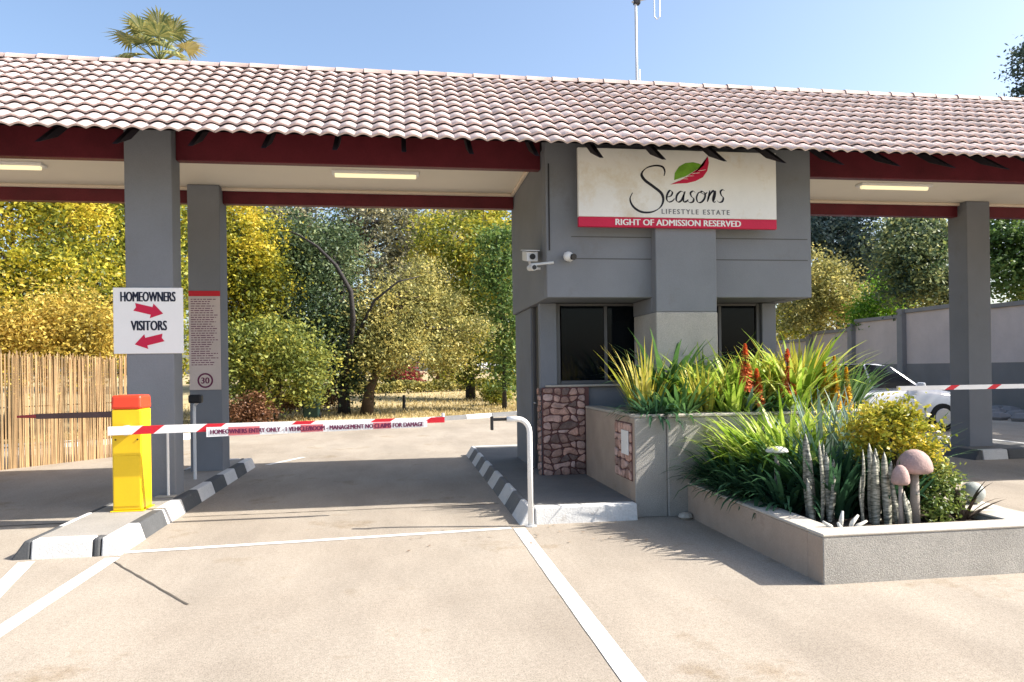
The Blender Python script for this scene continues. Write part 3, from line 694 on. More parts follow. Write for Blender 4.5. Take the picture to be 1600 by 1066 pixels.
def ribbon(name, stroke, w0, w1, parent, mat, pen=R(70), y=None):
    C = [Vector(spt(*p)) for p in catmull(stroke)]; vs = []; n = len(C)
    for i, p in enumerate(C):
        t = (C[min(i + 1, n - 1)] - C[max(i - 1, 0)]).normalized(); nr = Vector((-t.y, t.x))
        dirn = abs(t.dot(Vector((math.cos(pen), math.sin(pen))))) ; w = (w0 + (w1 - w0) * dirn) * (0.45 + 0.55 * min(1, 4 * min(i, n - 1 - i) / n))
        for sgn in (-1, 1): vs.append((p.x + nr.x * w * sgn / 2, (y or SY) - 0.0025, p.y + nr.y * w * sgn / 2))
    return MB().add(vs, [(2 * i, 2 * i + 2, 2 * i + 3, 2 * i + 1) for i in range(n - 1)]).build(name, mat, parent)
ribbon('letter_s', [(700, 245), (706, 215), (690, 185), (640, 178), (580, 195), (545, 235), (565, 275), (625, 318), (680, 362), (692, 410), (668, 458), (610, 488), (540, 488), (485, 455), (463, 405), (480, 362)], 0.010, 0.034, ss, M_ink, R(125))
for stroke in ([(714, 388), (745, 378), (757, 355), (740, 342), (722, 365), (716, 398), (730, 418), (755, 412), (772, 395)],
               [(838, 352), (815, 346), (790, 370), (783, 402), (797, 418), (820, 405), (838, 365), (846, 346)], [(846, 346), (834, 385), (836, 415), (855, 412), (868, 400)],
               [(918, 352), (902, 342), (884, 356), (890, 378), (906, 394), (900, 414), (878, 420), (864, 408)],
               [(962, 344), (938, 356), (926, 388), (936, 416), (962, 414), (984, 386), (986, 356), (966, 343), (958, 352), (985, 362), (1002, 348)],
               [(1020, 336), (1014, 372), (1002, 412)], [(1002, 408), (1022, 362), (1046, 336), (1052, 350), (1042, 392), (1046, 414), (1062, 410)], 
               [(1062, 336), (1056, 372), (1044, 412)], 
               [(1126, 336), (1112, 328), (1096, 342), (1102, 366), (1116, 384), (1108, 408), (1086, 414), (1070, 402)]):
    ribbon('letter', stroke, 0.006, 0.024, ss, M_ink, R(60))
def leafpoly(pts, mat, y, name='leaf_emblem'):
    C = [spt(*p) for p in pts]; n = len(C); cx = sum(c[0] for c in C) / n; cz = sum(c[1] for c in C) / n
    MB().add([(cx, y, cz)] + [(a, y, b) for a, b in C], [(0, 1 + k, 1 + (k + 1) % n) for k in range(n)]).build(name, mat, ss)
leafpoly([(770, 272), (775, 225), (805, 180), (850, 155), (905, 148), (945, 156), (975, 170), (940, 190), (900, 215), (850, 245)], M_green, SY - 0.003)
leafpoly([(742, 302), (800, 278), (860, 245), (920, 205), (980, 168), (1010, 105), (1016, 150), (1004, 205), (972, 248), (920, 275), (860, 290), (800, 294)], M_signred, SY - 0.0032)
for k in range(4): ribbon('leaf_vein', [(805 + k * 45, 276 - k * 24), (830 + k * 45, 262 - k * 20), (868 + k * 42, 262 - k * 22)], 0.004, 0.008, ss, M_white, y=SY - 0.002)
for sx in (2.3, 4.2): box('sign_bracket', M_dark, ss, sx, sx + 0.04, SY + 0.056, OY - 0.001, 3.55, 3.60, 0.003)

# ------------------------------------------------------------------ fixtures on the gatehouse
for k, (xc, yc, lb_) in enumerate(((-0.31, 10.03, 'ceiling tube light between the sign column and the guard booth'), (-4.95, 10.03, 'ceiling tube light over the visitor lane beside the sign column'), (7.2, 10.0, 'ceiling tube light over the exit lane'))):
    o = thing('ceiling_light', 'cream ' + lb_, 'light', (xc, yc, 4.12), 'tube lights under the gatehouse ceiling')
    box('housing', M_white, o, xc - .57, xc + .57, yc - .09, yc + .09, 4.115, 4.148, 0.004)
    MB().tube([(xc - .53, yc, 4.10), (xc + .53, yc, 4.10)], 0.032, 10).build('diffuser', M_tube, o)
c1 = thing('security_camera', 'white box security camera on a wall bracket at the booth corner', 'camera', (1.66, 8.95, 2.8))
MB().hexa([(1.50, 8.82, 2.80), (1.64, 8.82, 2.80), (1.64, 9.16, 2.86), (1.50, 9.16, 2.86)], [(1.50, 8.82, 2.92), (1.64, 8.82, 2.92), (1.64, 9.16, 2.98), (1.50, 9.16, 2.98)]).build('housing', M_camw, c1, 0.012, 2)
MB().hexa([(1.485, 8.78, 2.922), (1.655, 8.78, 2.922), (1.655, 9.18, 2.99), (1.485, 9.18, 2.99)], [(1.49, 8.78, 2.932), (1.65, 8.78, 2.932), (1.65, 9.18, 3.0), (1.49, 9.18, 3.0)]).build('sun_shield', M_camw, c1)
MB().tube([(1.57, 8.83, 2.86), (1.57, 8.80, 2.857)], 0.035, 14).build('lens', M_dark, c1)
MB().tube([(1.72, 9.0, 2.74), (1.57, 9.0, 2.74), (1.57, 9.0, 2.84)], 0.018, 8).build('bracket', M_camw, c1)
c3 = thing('security_camera', 'small white bullet camera on a rail below the box camera', 'camera', (1.66, 8.7, 2.73))
MB().tube([(1.52, 8.74, 2.71), (1.54, 8.54, 2.69)], 0.036, 12).build('housing', M_camw, c3); MB().tube([(1.541, 8.535, 2.69), (1.542, 8.53, 2.69)], 0.028, 12).build('lens', M_dark, c3)
MB().tube([(1.52, 8.68, 2.74), (1.78, 8.58, 2.755)], 0.016, 8).build('rail', M_camw, c3)
c2 = thing('security_camera', 'round white camera on the front of the booth left of the pier', 'camera', (1.96, 8.55, 2.82))
MB().tube([(1.97, 8.598, 2.82), (1.965, 8.55, 2.82)], 0.055, 16).build('base', M_camw, c2, smooth=False)
MB().lathe([(0.005, -.058), (.04, -.045), (.056, -.01), (.056, .01), (.04, .045), (.005, .058)], 16, (1.94, 8.52, 2.82)).build('ball', M_camw, c2, smooth=True)
MB().tube([(1.985, 8.49, 2.81), (2.0, 8.455, 2.805)], 0.036, 12).build('lens', M_dark, c2)
MB().tube([(1.735, 8.592, 2.9), (1.735, 8.592, 3.92)], 0.008, 6).build('cable', M_dark, c3)
an = thing('roof_antenna', 'thin television aerial mast standing on the roof ridge', 'antenna', (3.36, 10.2, 5.35))
MB().tube([(3.36, 10.2, 5.30), (3.355, 10.2, 7.1)], 0.019, 8).build('mast', M_steel, an)
MB().tube([(3.40, 10.2, 5.30), (3.40, 10.2, 5.75)], 0.010, 6).build('stay', M_steel, an)
MB().tube([(3.30, 10.2, 6.70), (3.85, 10.16, 6.84)], 0.014, 6).build('boom', M_steel, an)
for px_ in (3.62, 3.70): MB().tube([(px_, 10.17, 6.50), (px_, 10.17, 7.05)], 0.008, 6).build('element', M_steel, an)
MB().tube([(3.62, 10.17, 6.50), (3.66, 10.17, 6.46), (3.70, 10.17, 6.50)], 0.008, 6).build('element', M_steel, an)
box('clamp', M_dark, an, 3.33, 3.42, 10.16, 10.24, 6.67, 6.76, 0.01)

# ------------------------------------------------------------------ reed fence
fe = thing('reed_fence', 'dry reed screen fence beside the visitor lane', 'fence', (-6.4, 13, 0))
A = Vector((-8.6, 10.05, 0)); B = Vector((-4.95, 15.05, 0)); D = (B - A); LF = D.length; D.normalize(); N = Vector((D.y, -D.x, 0))
ms = MB(); rr = random.Random(12)
for k in range(int(LF / 0.0105)):
    s = k * 0.0105 + rr.uniform(-.006, .006); p = A + D * s + N * rr.uniform(-.02, .02); h = 1.85 + rr.gauss(0, .035) + 0.03 * math.sin(s * 2.1)
    q = p + Vector((rr.uniform(-.025, .025), rr.uniform(-.025, .025), h)); r_ = rr.uniform(.006, .011)
    ms.tube([p, q], [r_, r_ * .7], 4, cap=False)
o = ms.build('reed_screen', M_reed, fe); o['kind'] = 'stuff'
for z in (0.35, 1.0, 1.55): MB().tube([A + N * -.035 + Vector((0, 0, z)), B + N * -.035 + Vector((0, 0, z))], 0.012, 6).build('rail', M_reedwire, fe)
for k in range(4):
    p = A + D * (LF * (k + .3) / 4) - N * .06; MB().tube([p, p + Vector((0, 0, 1.8))], 0.04, 8).build('post', M_bark, fe)

# ------------------------------------------------------------------ boundary wall on the right
bw = thing('boundary_wall', 'stepped precast boundary wall with pillars along the exit road', 'wall', (19.6, 25, 0))
pyl = [(8.0, 11.2, 3.1), (11.2, 14.4, 3.15), (14.4, 17.6, 3.2), (17.6, 20.4, 3.25), (20.4, 23.4, 3.45), (23.4, 26.7, 3.62), (26.7, 30.0, 3.45), (30.0, 33.4, 3.1), (33.4, 37.0, 2.8), (37.0, 41, 2.5), (41, 46, 2.2)]
for a, b, h in pyl:
    box('wall_base', M_precast_lo, bw, 19.50, 19.72, a + .16, b - .16, -0.02, 1.52, 0)
    box('wall_panel', M_precast, bw, 19.54, 19.68, a + .16, b - .16, 1.522, h - .12, 0)
    box('wall_coping', M_precast_post, bw, 19.46, 19.76, a + .16, b - .16, h - .118, h + .03, 0.01)
    box('pillar', M_precast_post, bw, 19.34, 19.84, a - .158, a + .158, -0.02, h + .22, 0.015)

# ------------------------------------------------------------------ parked car
def car(name, label, loc, rz, paint=M_carwhite, simple=False):
    root = thing(name, label, 'car'); W = 0.85
    st = [(-2.05, .34, .70, .80), (-1.98, .26, .92, .93), (-1.5, .20, .98, .98), (-.6, .19, .98, 1.0), (.5, .19, .97, 1.0), (1.05, .20, .94, .99), (1.65, .22, .86, .95), (1.98, .26, .74, .86), (2.06, .34, .58, .74)]
    b = MB(); sec = []
    for x, zb, zt, w in st:
        ww = W * w; sec.append([(x, -ww * .93, zb), (x, -ww, zb + (zt - zb) * .35), (x, -ww * .985, zb + (zt - zb) * .78), (x, -ww * .90, zt - .01), (x, -ww * .55, zt + .025), (x, 0, zt + .035),
                                (x, ww * .55, zt + .025), (x, ww * .90, zt - .01), (x, ww * .985, zb + (zt - zb) * .78), (x, ww, zb + (zt - zb) * .35), (x, ww * .93, zb)])
    n = 11
    for s_ in sec: b.v += s_
    for i in range(len(sec) - 1):
        for j in range(n): b.f.append((i * n + j, (i + 1) * n + j, (i + 1) * n + (j + 1) % n, i * n + (j + 1) % n))
    b.f.append(tuple(range(n))); b.f.append(tuple((len(sec) - 1) * n + j for j in range(n))[::-1])
    body = b.build('body', paint, root, smooth=True)
    # cabin: belt line then roof line
    belt = [(-1.86, .93, .74), (-1.2, .97, .79), (.2, .97, .80), (.98, .94, .74)]
    rf = [(-1.52, 1.46, .60), (-.95, 1.52, .63), (-.1, 1.52, .63), (.28, 1.45, .60)]
    c = MB()
    for (x, z, w) in belt: c.v += [(x, -w, z), (x, w, z)]
    for (x, z, w) in rf: c.v += [(x, -w, z), (x, w, z)]
    for i in range(3):
        c.f += [(2 * i, 2 * i + 2, 8 + 2 * i + 2, 8 + 2 * i), (2 * i + 1, 8 + 2 * i + 1, 8 + 2 * i + 3, 2 * i + 3), (8 + 2 * i, 8 + 2 * i + 2, 8 + 2 * i + 3, 8 + 2 * i + 1)]
    c.f += [(0, 8, 9, 1), (6, 7, 15, 14)]
    cab = c.build('cabin', paint, root, 0.05, 3, smooth=True)
    def lerp(a, b, t): return tuple(a[i] + (b[i] - a[i]) * t for i in range(3))
    def pane(nm, quad, off):
        q = [Vector(p) for p in quad]; nrm = (q[1] - q[0]).cross(q[3] - q[0]).normalized()
        if nrm.dot(Vector(off)) < 0: nrm.negate()
        c0 = sum(q, Vector()) / 4; q = [c0 + (p - c0) * .965 for p in q]
        MB().hexa([p - nrm * .01 for p in q], [p + nrm * .03 for p in q]).build(nm, M_carglass, cab, 0.004)
    for s in (-1, 1):
        B = [(x, s * w, z) for x, z, w in belt]; T = [(x, s * w, z) for x, z, w in rf]
        pane('side_window', [lerp(B[0], B[1], .35), B[1], T[1], lerp(T[0], T[1], .25)], (0, s, 0))
        pane('side_window', [lerp(B[1], B[2], .02), lerp(B[1], B[2], .62), lerp(T[1], T[2], .62), lerp(T[1], T[2], .02)], (0, s, 0))
        pane('side_window', [lerp(B[1], B[2], .66), lerp(B[2], B[3], .80), lerp(T[2], T[3], .75), lerp(T[1], T[2], .66)], (0, s, 0))
    pane('windscreen', [(.98, -.68, .96), (.98, .68, .96), (.28, .56, 1.44), (.28, -.56, 1.44)], (1, 0, 1))
    pane('rear_window', [(-1.86, -.64, .96), (-1.86, .64, .96), (-1.52, .54, 1.43), (-1.52, -.54, 1.43)], (-1, 0, 0.4))
    for s in (-1, 1):
        mi = MB().hexa([(.72, s * .80, .98), (.86, s * .80, .98), (.84, s * .98, .98), (.76, s * .98, .98)], [(.72, s * .80, 1.10), (.84, s * .80, 1.10), (.82, s * .97, 1.09), (.76, s * .97, 1.09)]).build('mirror', paint, root, 0.02, 2)
        MB().hexa([(1.90, s * .50, .60), (2.03, s * .50, .58), (1.88, s * .80, .60), (1.80, s * .80, .62)], [(1.86, s * .50, .74), (1.99, s * .50, .70), (1.83, s * .80, .74), (1.74, s * .80, .76)]).build('headlight', M_lampclear, root, 0.01)
        MB().box(-2.04, -1.86, s * .66 - .09, s * .66 + .09, .66, .86).build('tail_light', M_lampred, root, 0.02, 2)
        for x in (-1.28, 1.30):
            w = MB().tube([(x, s * .66, .31), (x, s * .865, .31)], 0.31, 24).build('wheel', M_tyre, root, 0.03, 2)
            MB().tube([(x, s * .85, .31), (x, s * .875, .31)], 0.20, 16).build('rim', M_rim, w, 0.006)
        for x in (-.55, .48):
            MB().box(x - .006, x + .006, s * .853, s * .857, .30, .93).build('door_seam', M_dark, body)
        MB().box(-.45, -.30, s * .842, s * .866, .80, .83).build('door_handle', M_dark, body)
    MB().box(-2.08, -2.0, -.5, .5, .40, .52).build('bumper', M_dark, root, 0.02)
    MB().box(2.0, 2.075, -.55, .55, .36, .50).build('grille', M_dark, root, 0.02)
    MB().box(-1.6, 1.6, -.70, .70, .15, .30).build('underbody', M_dark, root)
    root.location = loc; root.rotation_euler = (0, 0, rz)
    return root
car('parked_car', 'white hatchback parked on the exit road behind the planter', (10.65, 15.9, 0), R(-4))
far_car = car('parked_car', 'small white car parked far off beyond the lawn', (6.5, 66, gz(6.5, 66)), R(8))

# ------------------------------------------------------------------ foliage helpers
def leaf_cloud(C, L, W, rng, up=0.3, fold=0.0):
    n = len(C)
    a = rng.normal(size=(n, 3)); a[:, 2] *= 0.7; a /= np.linalg.norm(a, axis=1)[:, None]
    nrm = rng.normal(size=(n, 3)); nrm[:, 2] += up * 2; b = np.cross(nrm, a); b /= np.linalg.norm(b, axis=1)[:, None] + 1e-9
    l = (L * rng.uniform(.6, 1.35, n))[:, None]; w = (W * rng.uniform(.6, 1.35, n))[:, None]
    V = np.stack([C - a * l / 2, C + b * w / 2 + a * l * .05, C + a * l / 2, C - b * w / 2 + a * l * .05], 1).reshape(-1, 3)
    F = np.arange(4 * n).reshape(-1, 4); return V, F
def crown_points(blobs, rng, ncl, per, spread):
    """blobs: (centre, radii); clumps fill the outer part of each ellipsoid, leaves gather round each clump"""
    out = []; cl = []
    vol = np.array([r[0] * r[1] * r[2] for _, r in blobs]) ** 0.7; vol = vol / vol.sum()
    for (c, r), f in zip(blobs, vol):
        k = max(4, int(ncl * f)); d = rng.normal(size=(k, 3)); d /= np.linalg.norm(d, axis=1)[:, None]
        rad = rng.uniform(.2, 1, k) ** .45 * rng.uniform(.82, 1.22, k); cc = np.array(c) + d * rad[:, None] * np.array(r); cl.append(cc)
        m_ = int(per); s = spread * rng.uniform(.45, 1.5, (k, 1, 1))
        out.append((cc[:, None, :] + rng.normal(size=(k, m_, 3)) * s * np.array([1, 1, .65])).reshape(-1, 3))
    return np.concatenate(out), np.concatenate(cl)
def tree(name, label, base, trunk, blobs, mat, n=9000, leaf=.16, seed=1, bark=M_bark, r0=.2, group=None, limbs=10, spread=.34, per=70, cat='tree', minz=None, aspect=.55):
    rng = np.random.default_rng(seed); root = thing(name, label, cat, tuple(base), group)
    pts, cl = crown_points(blobs, rng, max(6, n // per), per, spread)
    if minz is not None: pts = pts[pts[:, 2] > minz]
    V, F = leaf_cloud(pts, leaf * 1.12, leaf * 1.12 * aspect, rng)
    link('crown', fast_mesh('crown', V, F), mat, root)
    if trunk:
        t = MB(); k = len(trunk); t.tube(trunk, [r0 * (1.25 if i == 0 else 1 - .65 * i / (k - 1)) for i in range(k)], 10)
        top = Vector(trunk[-1]); mid = Vector(trunk[max(1, k // 2)])
        for i in rng.choice(len(cl), min(limbs, len(cl)), replace=False):
            e = Vector(cl[i]); s = mid.lerp(top, rng.uniform(.2, 1)); h = s.lerp(e, .5) + Vector((0, 0, rng.uniform(-.1, .35)))
            rr_ = r0 * rng.uniform(.16, .34); t.tube([s, s.lerp(h, .5) + Vector(rng.normal(size=3) * .08), h, e], [rr_, rr_ * .8, rr_ * .55, rr_ * .2], 6)
        t.build('trunk', bark, root, smooth=True)
    return root
L_yel = leafmat('leaf_yellow', [(0.035, 0.055, 0.015), (0.13, 0.15, 0.022), (0.40, 0.35, 0.03), (0.62, 0.46, 0.06)], .8, .4, isl=.36)
L_yelg = leafmat('leaf_yellow_green', [(0.035, 0.06, 0.02), (0.13, 0.16, 0.025), (0.32, 0.31, 0.035), (0.50, 0.39, 0.05)], .8, .4, isl=.4)
L_grn = leafmat('leaf_green', [(0.035, 0.065, 0.02), (0.07, 0.13, 0.03), (0.13, 0.20, 0.05), (0.24, 0.28, 0.07)], .7, .35)
L_dk = leafmat('leaf_dark', [(0.018, 0.034, 0.02), (0.04, 0.07, 0.034), (0.09, 0.13, 0.055), (0.20, 0.23, 0.10)], .7, .25)
L_olive = leafmat('leaf_olive', [(0.09, 0.10, 0.035), (0.21, 0.21, 0.07), (0.40, 0.36, 0.12), (0.56, 0.46, 0.14)], 1.1, .38)
L_blue = leafmat('leaf_bluish', [(0.018, 0.036, 0.036), (0.035, 0.062, 0.058), (0.08, 0.12, 0.10), (0.18, 0.22, 0.19)], .7, .25)
L_rust = leafmat('leaf_rust', [(0.07, 0.035, 0.02), (0.16, 0.075, 0.04), (0.26, 0.14, 0.07)], .8, .3)
L_red = leafmat('leaf_red', [(0.16, 0.02, 0.03), (0.32, 0.05, 0.06), (0.30, 0.12, 0.08)], .8, .3)
L_litter = leafmat('leaf_litter', [(0.10, 0.07, 0.045), (0.20, 0.13, 0.085), (0.30, 0.21, 0.13)], .8, .1)

def blob(x, y, Y, rx, rz, ry=None):
    c = at(x, y, Y); k = Y / FPX * 1.0; return (tuple(c), (rx * k, (ry if ry else rx * .8) * k, rz * k))
def gbase(x, Y): p = at(x, 600, Y); return (p.x, Y, gz(p.x, Y) - .05)
def tr(b, *offs): return [Vector(b) + Vector(o) for o in offs]

# trees behind the reed fence (left)
b = gbase(20, 20); tree('autumn_tree', 'golden yellow tree rising behind the left end of the reed fence', b, tr(b, (0, 0, 0), (.1, 0, 2), (.2, 0, 4)), [blob(-10, 400, 20, 90, 120), blob(70, 370, 20.5, 90, 110), blob(60, 470, 19, 90, 85), blob(-60, 500, 19, 80, 80), blob(30, 270, 21, 110, 70)], L_yel, 32000, .11, 21, limbs=14, group=None)
b = gbase(150, 22); tree('autumn_tree', 'yellow green tree behind the reed fence next to the sign column', b, tr(b, (0, 0, 0), (.1, 0, 2.2), (0, 0, 4.2)), [blob(150, 380, 22, 80, 110), blob(190, 470, 21, 75, 90), blob(120, 300, 22.5, 90, 60), blob(250, 360, 23, 70, 130), blob(270, 500, 22, 45, 110)], L_yelg, 32000, .115, 22, limbs=14)
b = gbase(90, 17.6); tree('hedge_bush', 'pale gold bush just behind the reed fence', b, tr(b, (0, 0, 0), (0, 0, .8), (.1, 0, 1.4)), [blob(40, 530, 17.2, 60, 55), blob(110, 520, 17.4, 60, 60), blob(170, 535, 17.8, 45, 45), blob(-20, 540, 17, 50, 60)], leafmat('leaf_gold', [(0.16, 0.13, 0.03), (0.34, 0.27, 0.05), (0.55, 0.40, 0.08), (0.66, 0.50, 0.14)], .8, .4), 22000, .085, 23, cat='bush', r0=.06)
# trees seen through the entry lane
b = gbase(385, 25); tree('autumn_tree', 'bright yellow tree close beside the rear column', b, tr(b, (0, 0, 0), (-.1, 0, 2), (0, 0, 4.5)), [blob(385, 400, 25, 55, 75), blob(370, 480, 25, 45, 80), blob(405, 430, 24.5, 40, 60), blob(345, 380, 25.5, 60, 90)], L_yel, 26000, .11, 24)
b = gbase(430, 23.2); tree('green_bush', 'leafy yellow green bush left of the dark trunked tree', b, tr(b, (0, 0, 0), (.1, 0, .8), (.2, 0, 1.6)), [blob(400, 580, 23, 55, 55), blob(450, 565, 23, 55, 50), blob(480, 590, 23.5, 35, 40), blob(375, 550, 23.4, 40, 50), blob(425, 540, 23.5, 45, 35)], leafmat('leaf_bush', [(0.05, 0.075, 0.02), (0.13, 0.16, 0.035), (0.26, 0.28, 0.06), (0.42, 0.36, 0.06)], .9, .35), 17000, .11, 25, cat='bush', r0=.07)
b = gbase(537, 26); tree('dark_tree', 'dark green tree with straight dark trunk on the verge', b, tr(b, (0, 0, 0), (.02, 0, 1.2), (.05, 0, 2.6), (0, 0, 5)), [blob(480, 470, 26, 65, 90), blob(530, 540, 26, 45, 70), blob(500, 400, 26.5, 70, 60), blob(560, 580, 26, 30, 45), blob(450, 400, 27, 55, 60)], L_dk, 32000, .115, 26, M_bark_dk, .19)
lm = [at(552, 500, 24.4), at(548, 455, 24.3), at(525, 415, 24.3), at(495, 385, 24.4), at(468, 368, 24.6), at(430, 352, 25)]
dkt = bpy.data.objects['dark_tree']; MB().tube([at(540, 590, 25.6)] + lm, [.10, .085, .075, .06, .045, .03, .012], 8).build('limb', M_bark_dk, dkt, smooth=True)
MB().tube([at(540, 560, 25.5), at(585, 470, 24.6), at(622, 440, 24.4), at(655, 432, 24.4)], [.07, .045, .03, .012], 8).build('limb', M_bark_dk, dkt, smooth=True)
b = gbase(572, 25.6); tree('olive_tree', 'pale olive tree with leaning brown trunk on the verge', b, tr(b, (0, 0, 0), (.12, 0, .9), (.55, .1, 1.9), (.9, .1, 2.8), (1.1, 0, 4)), [blob(625, 505, 25.6, 45, 42), blob(672, 500, 26.2, 42, 40), blob(595, 550, 25.2, 40, 32), blob(690, 548, 25.8, 36, 34), blob(640, 462, 26.4, 46, 26), blob(575, 478, 26, 30, 24), blob(730, 520, 26, 30, 20), blob(700, 470, 26.5, 26, 18), blob(660, 425, 26.8, 24, 20), blob(640, 550, 25, 34, 24)], L_olive, 26000, .105, 27, M_bark, .2, limbs=16)
b = gbase(735, 33); tree('verge_tree', 'green gold tree with forked trunk near the booth corner', b, tr(b, (0, 0, 0), (0, 0, 1.2), (.1, 0, 2.4), (.3, 0, 5)), [blob(740, 500, 33, 60, 70), blob(770, 420, 33, 60, 80), blob(720, 570, 32.5, 40, 35), blob(790, 560, 32, 40, 50), blob(720, 380, 34, 70, 70)], L_yelg, 22000, .17, 28, M_bark_dk, .2)
b = gbase(788, 27); tree('slim_tree', 'slim leafy young tree against the booth side wall', b, tr(b, (0, 0, 0), (0, 0, 1.6), (.05, 0, 3.4)), [blob(790, 480, 27, 30, 70), blob(800, 560, 27, 28, 50), blob(780, 400, 27.3, 35, 50)], L_grn, 9000, .13, 29, M_bark_dk, .08)
b = gbase(560, 40); tree('bare_branch_tree', 'tall grey green tree with dark spreading branches behind the verge trees', b, tr(b, (0, 0, 0), (0, 0, 3), (-.5, 0, 6), (-1, 0, 9)), [blob(560, 390, 40, 110, 80), blob(640, 360, 41, 100, 70), blob(460, 370, 41, 90, 60), blob(620, 440, 39, 70, 50)], leafmat('leaf_greygreen', [(0.05, 0.06, 0.05), (0.12, 0.125, 0.085), (0.22, 0.21, 0.13), (0.36, 0.31, 0.15)], .5, .3), 24000, .19, 30, M_bark_dk, .34, limbs=26)
b = gbase(690, 45); tree('autumn_tree', 'broad gold tree behind the pale olive tree', b, tr(b, (0, 0, 0), (0, 0, 3), (.4, 0, 8)), [blob(690, 370, 45, 100, 70), blob(770, 360, 44, 80, 80), blob(650, 430, 45, 70, 60), blob(760, 470, 45, 70, 60)], L_yel, 22000, .2, 31, M_bark, .3)
b = gbase(400, 44); tree('back_tree', 'dark green tree standing furthest back left of the lawn', b, tr(b, (0, 0, 0), (0, 0, 3), (.4, 0, 8)), [blob(400, 380, 44, 90, 80), blob(330, 400, 45, 80, 100), blob(460, 480, 44, 70, 80), blob(400, 540, 44, 80, 50), blob(250, 430, 45, 90, 110)], L_grn, 24000, .22, 32, M_bark_dk, .3)
# low growth and leaf litter on the bank
for k, (x, y, Y, rx, rz, mt, lab) in enumerate([(385, 640, 22.0, 26, 22, L_rust, 'low rust brown shrub at the kerb behind the rear column'), (430, 625, 24.4, 40, 16, L_litter, 'brown twiggy undergrowth below the yellow green bush'), (495, 615, 27.5, 35, 18, L_rust, 'rust brown scrub behind the green bin'), (637, 588, 44, 18, 22, L_red, 'red flowering shrub beyond the lawn'), (775, 612, 29, 22, 20, L_yelg, 'small yellow green shrub at the foot of the slim tree'), (705, 580, 50, 30, 18, L_rust, 'orange brown shrub far beyond the lawn'), (610, 588, 46, 14, 12, L_yelg, 'small bright green shrub beyond the lawn')]):
    p = at(x, y, Y); b = (p.x, Y, gz(p.x, Y)); tree('low_shrub', lab, b, tr(b, (0, 0, -.05), (0, 0, .2), (.03, 0, .4)), [blob(x, y, Y, rx, rz), blob(x + rx * .5, y + rz * .3, Y + .3, rx * .6, rz * .7)], mt, 4200, .08 if Y < 30 else .14, 40 + k, cat='shrub', r0=.03, spread=.16, limbs=5)
# low clipped hedge far across the lawn
def hedge(name, label, p, q, w, h, mat, n, seed):
    rng = np.random.default_rng(seed); t = rng.uniform(0, 1, n); P = np.outer(1 - t, p) + np.outer(t, q)
    P += rng.uniform(-1, 1, (n, 3)) * np.array([.3, w, 0]); P[:, 2] += rng.uniform(0, h, n) ** .8 * (1 + .15 * np.sin(t * 30))
    V, F = leaf_cloud(P, .14, .09, rng); o = link(name, fast_mesh(name, V, F), mat); return tag(o, label, 'hedge')
hedge('clipped_hedge', 'low olive hedge running across the far edge of the lawn', (-2.5, 37, gz(-2.5, 37)), (7.5, 41, gz(7, 41)), .4, .45, L_olive, 9000, 3)
# far woodland mass
rng = np.random.default_rng(77); bl = []
for x in np.linspace(-48, 40, 26):
    Yw = rng.uniform(74, 88); hh = rng.uniform(9, 13) if x < 12 else rng.uniform(7, 9); bl.append(((x + rng.uniform(-1, 1), Yw, hh * .5), (rng.uniform(3, 4.5), 3, hh * .55)))
pts, cl = crown_points(bl, rng, 900, 70, .55); V, F = leaf_cloud(pts, .42, .26, rng)
w = link('woodland', fast_mesh('woodland', V, F), leafmat('leaf_far', [(0.06, 0.08, 0.035), (0.13, 0.15, 0.05), (0.25, 0.23, 0.07), (0.38, 0.30, 0.08)], .25, .3, isl=.35)); tag(w, 'far belt of mixed autumn trees', kind='stuff')
# trees right of the booth, beyond the boundary wall
b = gbase(1310, 36); b = (b[0], b[1], 0); tree('dark_tree', 'dark blue green tree showing over the wall right of the booth', b, tr(b, (0, 0, 0), (0, 0, 3), (.3, 0, 6)), [blob(1300, 375, 36, 60, 45), blob(1350, 400, 36, 45, 45), blob(1270, 360, 37, 40, 40), blob(1330, 340, 37, 60, 35)], L_blue, 15000, .2, 51, M_bark_dk, .22)
b = (22.0, 33.5, 0); tree('wispy_tree', 'pale gold wispy tree over the wall right of the booth', b, tr(b, (0, 0, 0), (-.3, 0, 2), (-.6, 0, 4)), [blob(1275, 450, 33, 40, 65), blob(1310, 475, 33, 45, 40), blob(1245, 480, 33, 30, 40), blob(1300, 430, 34, 30, 40)], L_olive, 12000, .15, 52, M_bark, .12)
b = (22.4, 30.5, 0); tree('green_bush', 'bright green bush growing over the wall between two pillars', b, tr(b, (0, 0, 0), (-.2, 0, 1.5), (-.3, 0, 3)), [blob(1375, 480, 30, 35, 28), blob(1395, 455, 30, 25, 30), blob(1355, 500, 30, 30, 22)], leafmat('leaf_bright', [(0.05, 0.12, 0.015), (0.12, 0.26, 0.02), (0.24, 0.36, 0.04)], .9, .4), 7000, .13, 53, cat='bush', r0=.1)
b = (23.5, 27, 0); tree('wall_tree', 'broad grey green tree behind the wall beside the exit column', b, tr(b, (0, 0, 0), (-.1, 0, 3), (-.2, 0, 6)), [blob(1430, 420, 27, 60, 60), blob(1450, 370, 27.5, 60, 40), blob(1420, 365, 28, 45, 35), blob(1480, 450, 27, 60, 35)], leafmat('leaf_silver', [(0.03, 0.055, 0.04), (0.08, 0.12, 0.06), (0.19, 0.22, 0.09), (0.34, 0.33, 0.12)], .7, .3), 21000, .15, 54, M_bark_dk, .22)
b = (23.8, 22, 0); tree('wall_tree', 'dense dark green tree behind the wall right of the exit column', b, tr(b, (0, 0, 0), (-.1, 0, 3), (-.2, 0, 6)), [blob(1580, 400, 22, 70, 70), blob(1620, 430, 22, 60, 60), blob(1560, 370, 22.5, 50, 40), blob(1660, 360, 22, 80, 80)], L_grn, 19000, .14, 55, M_bark_dk, .22)
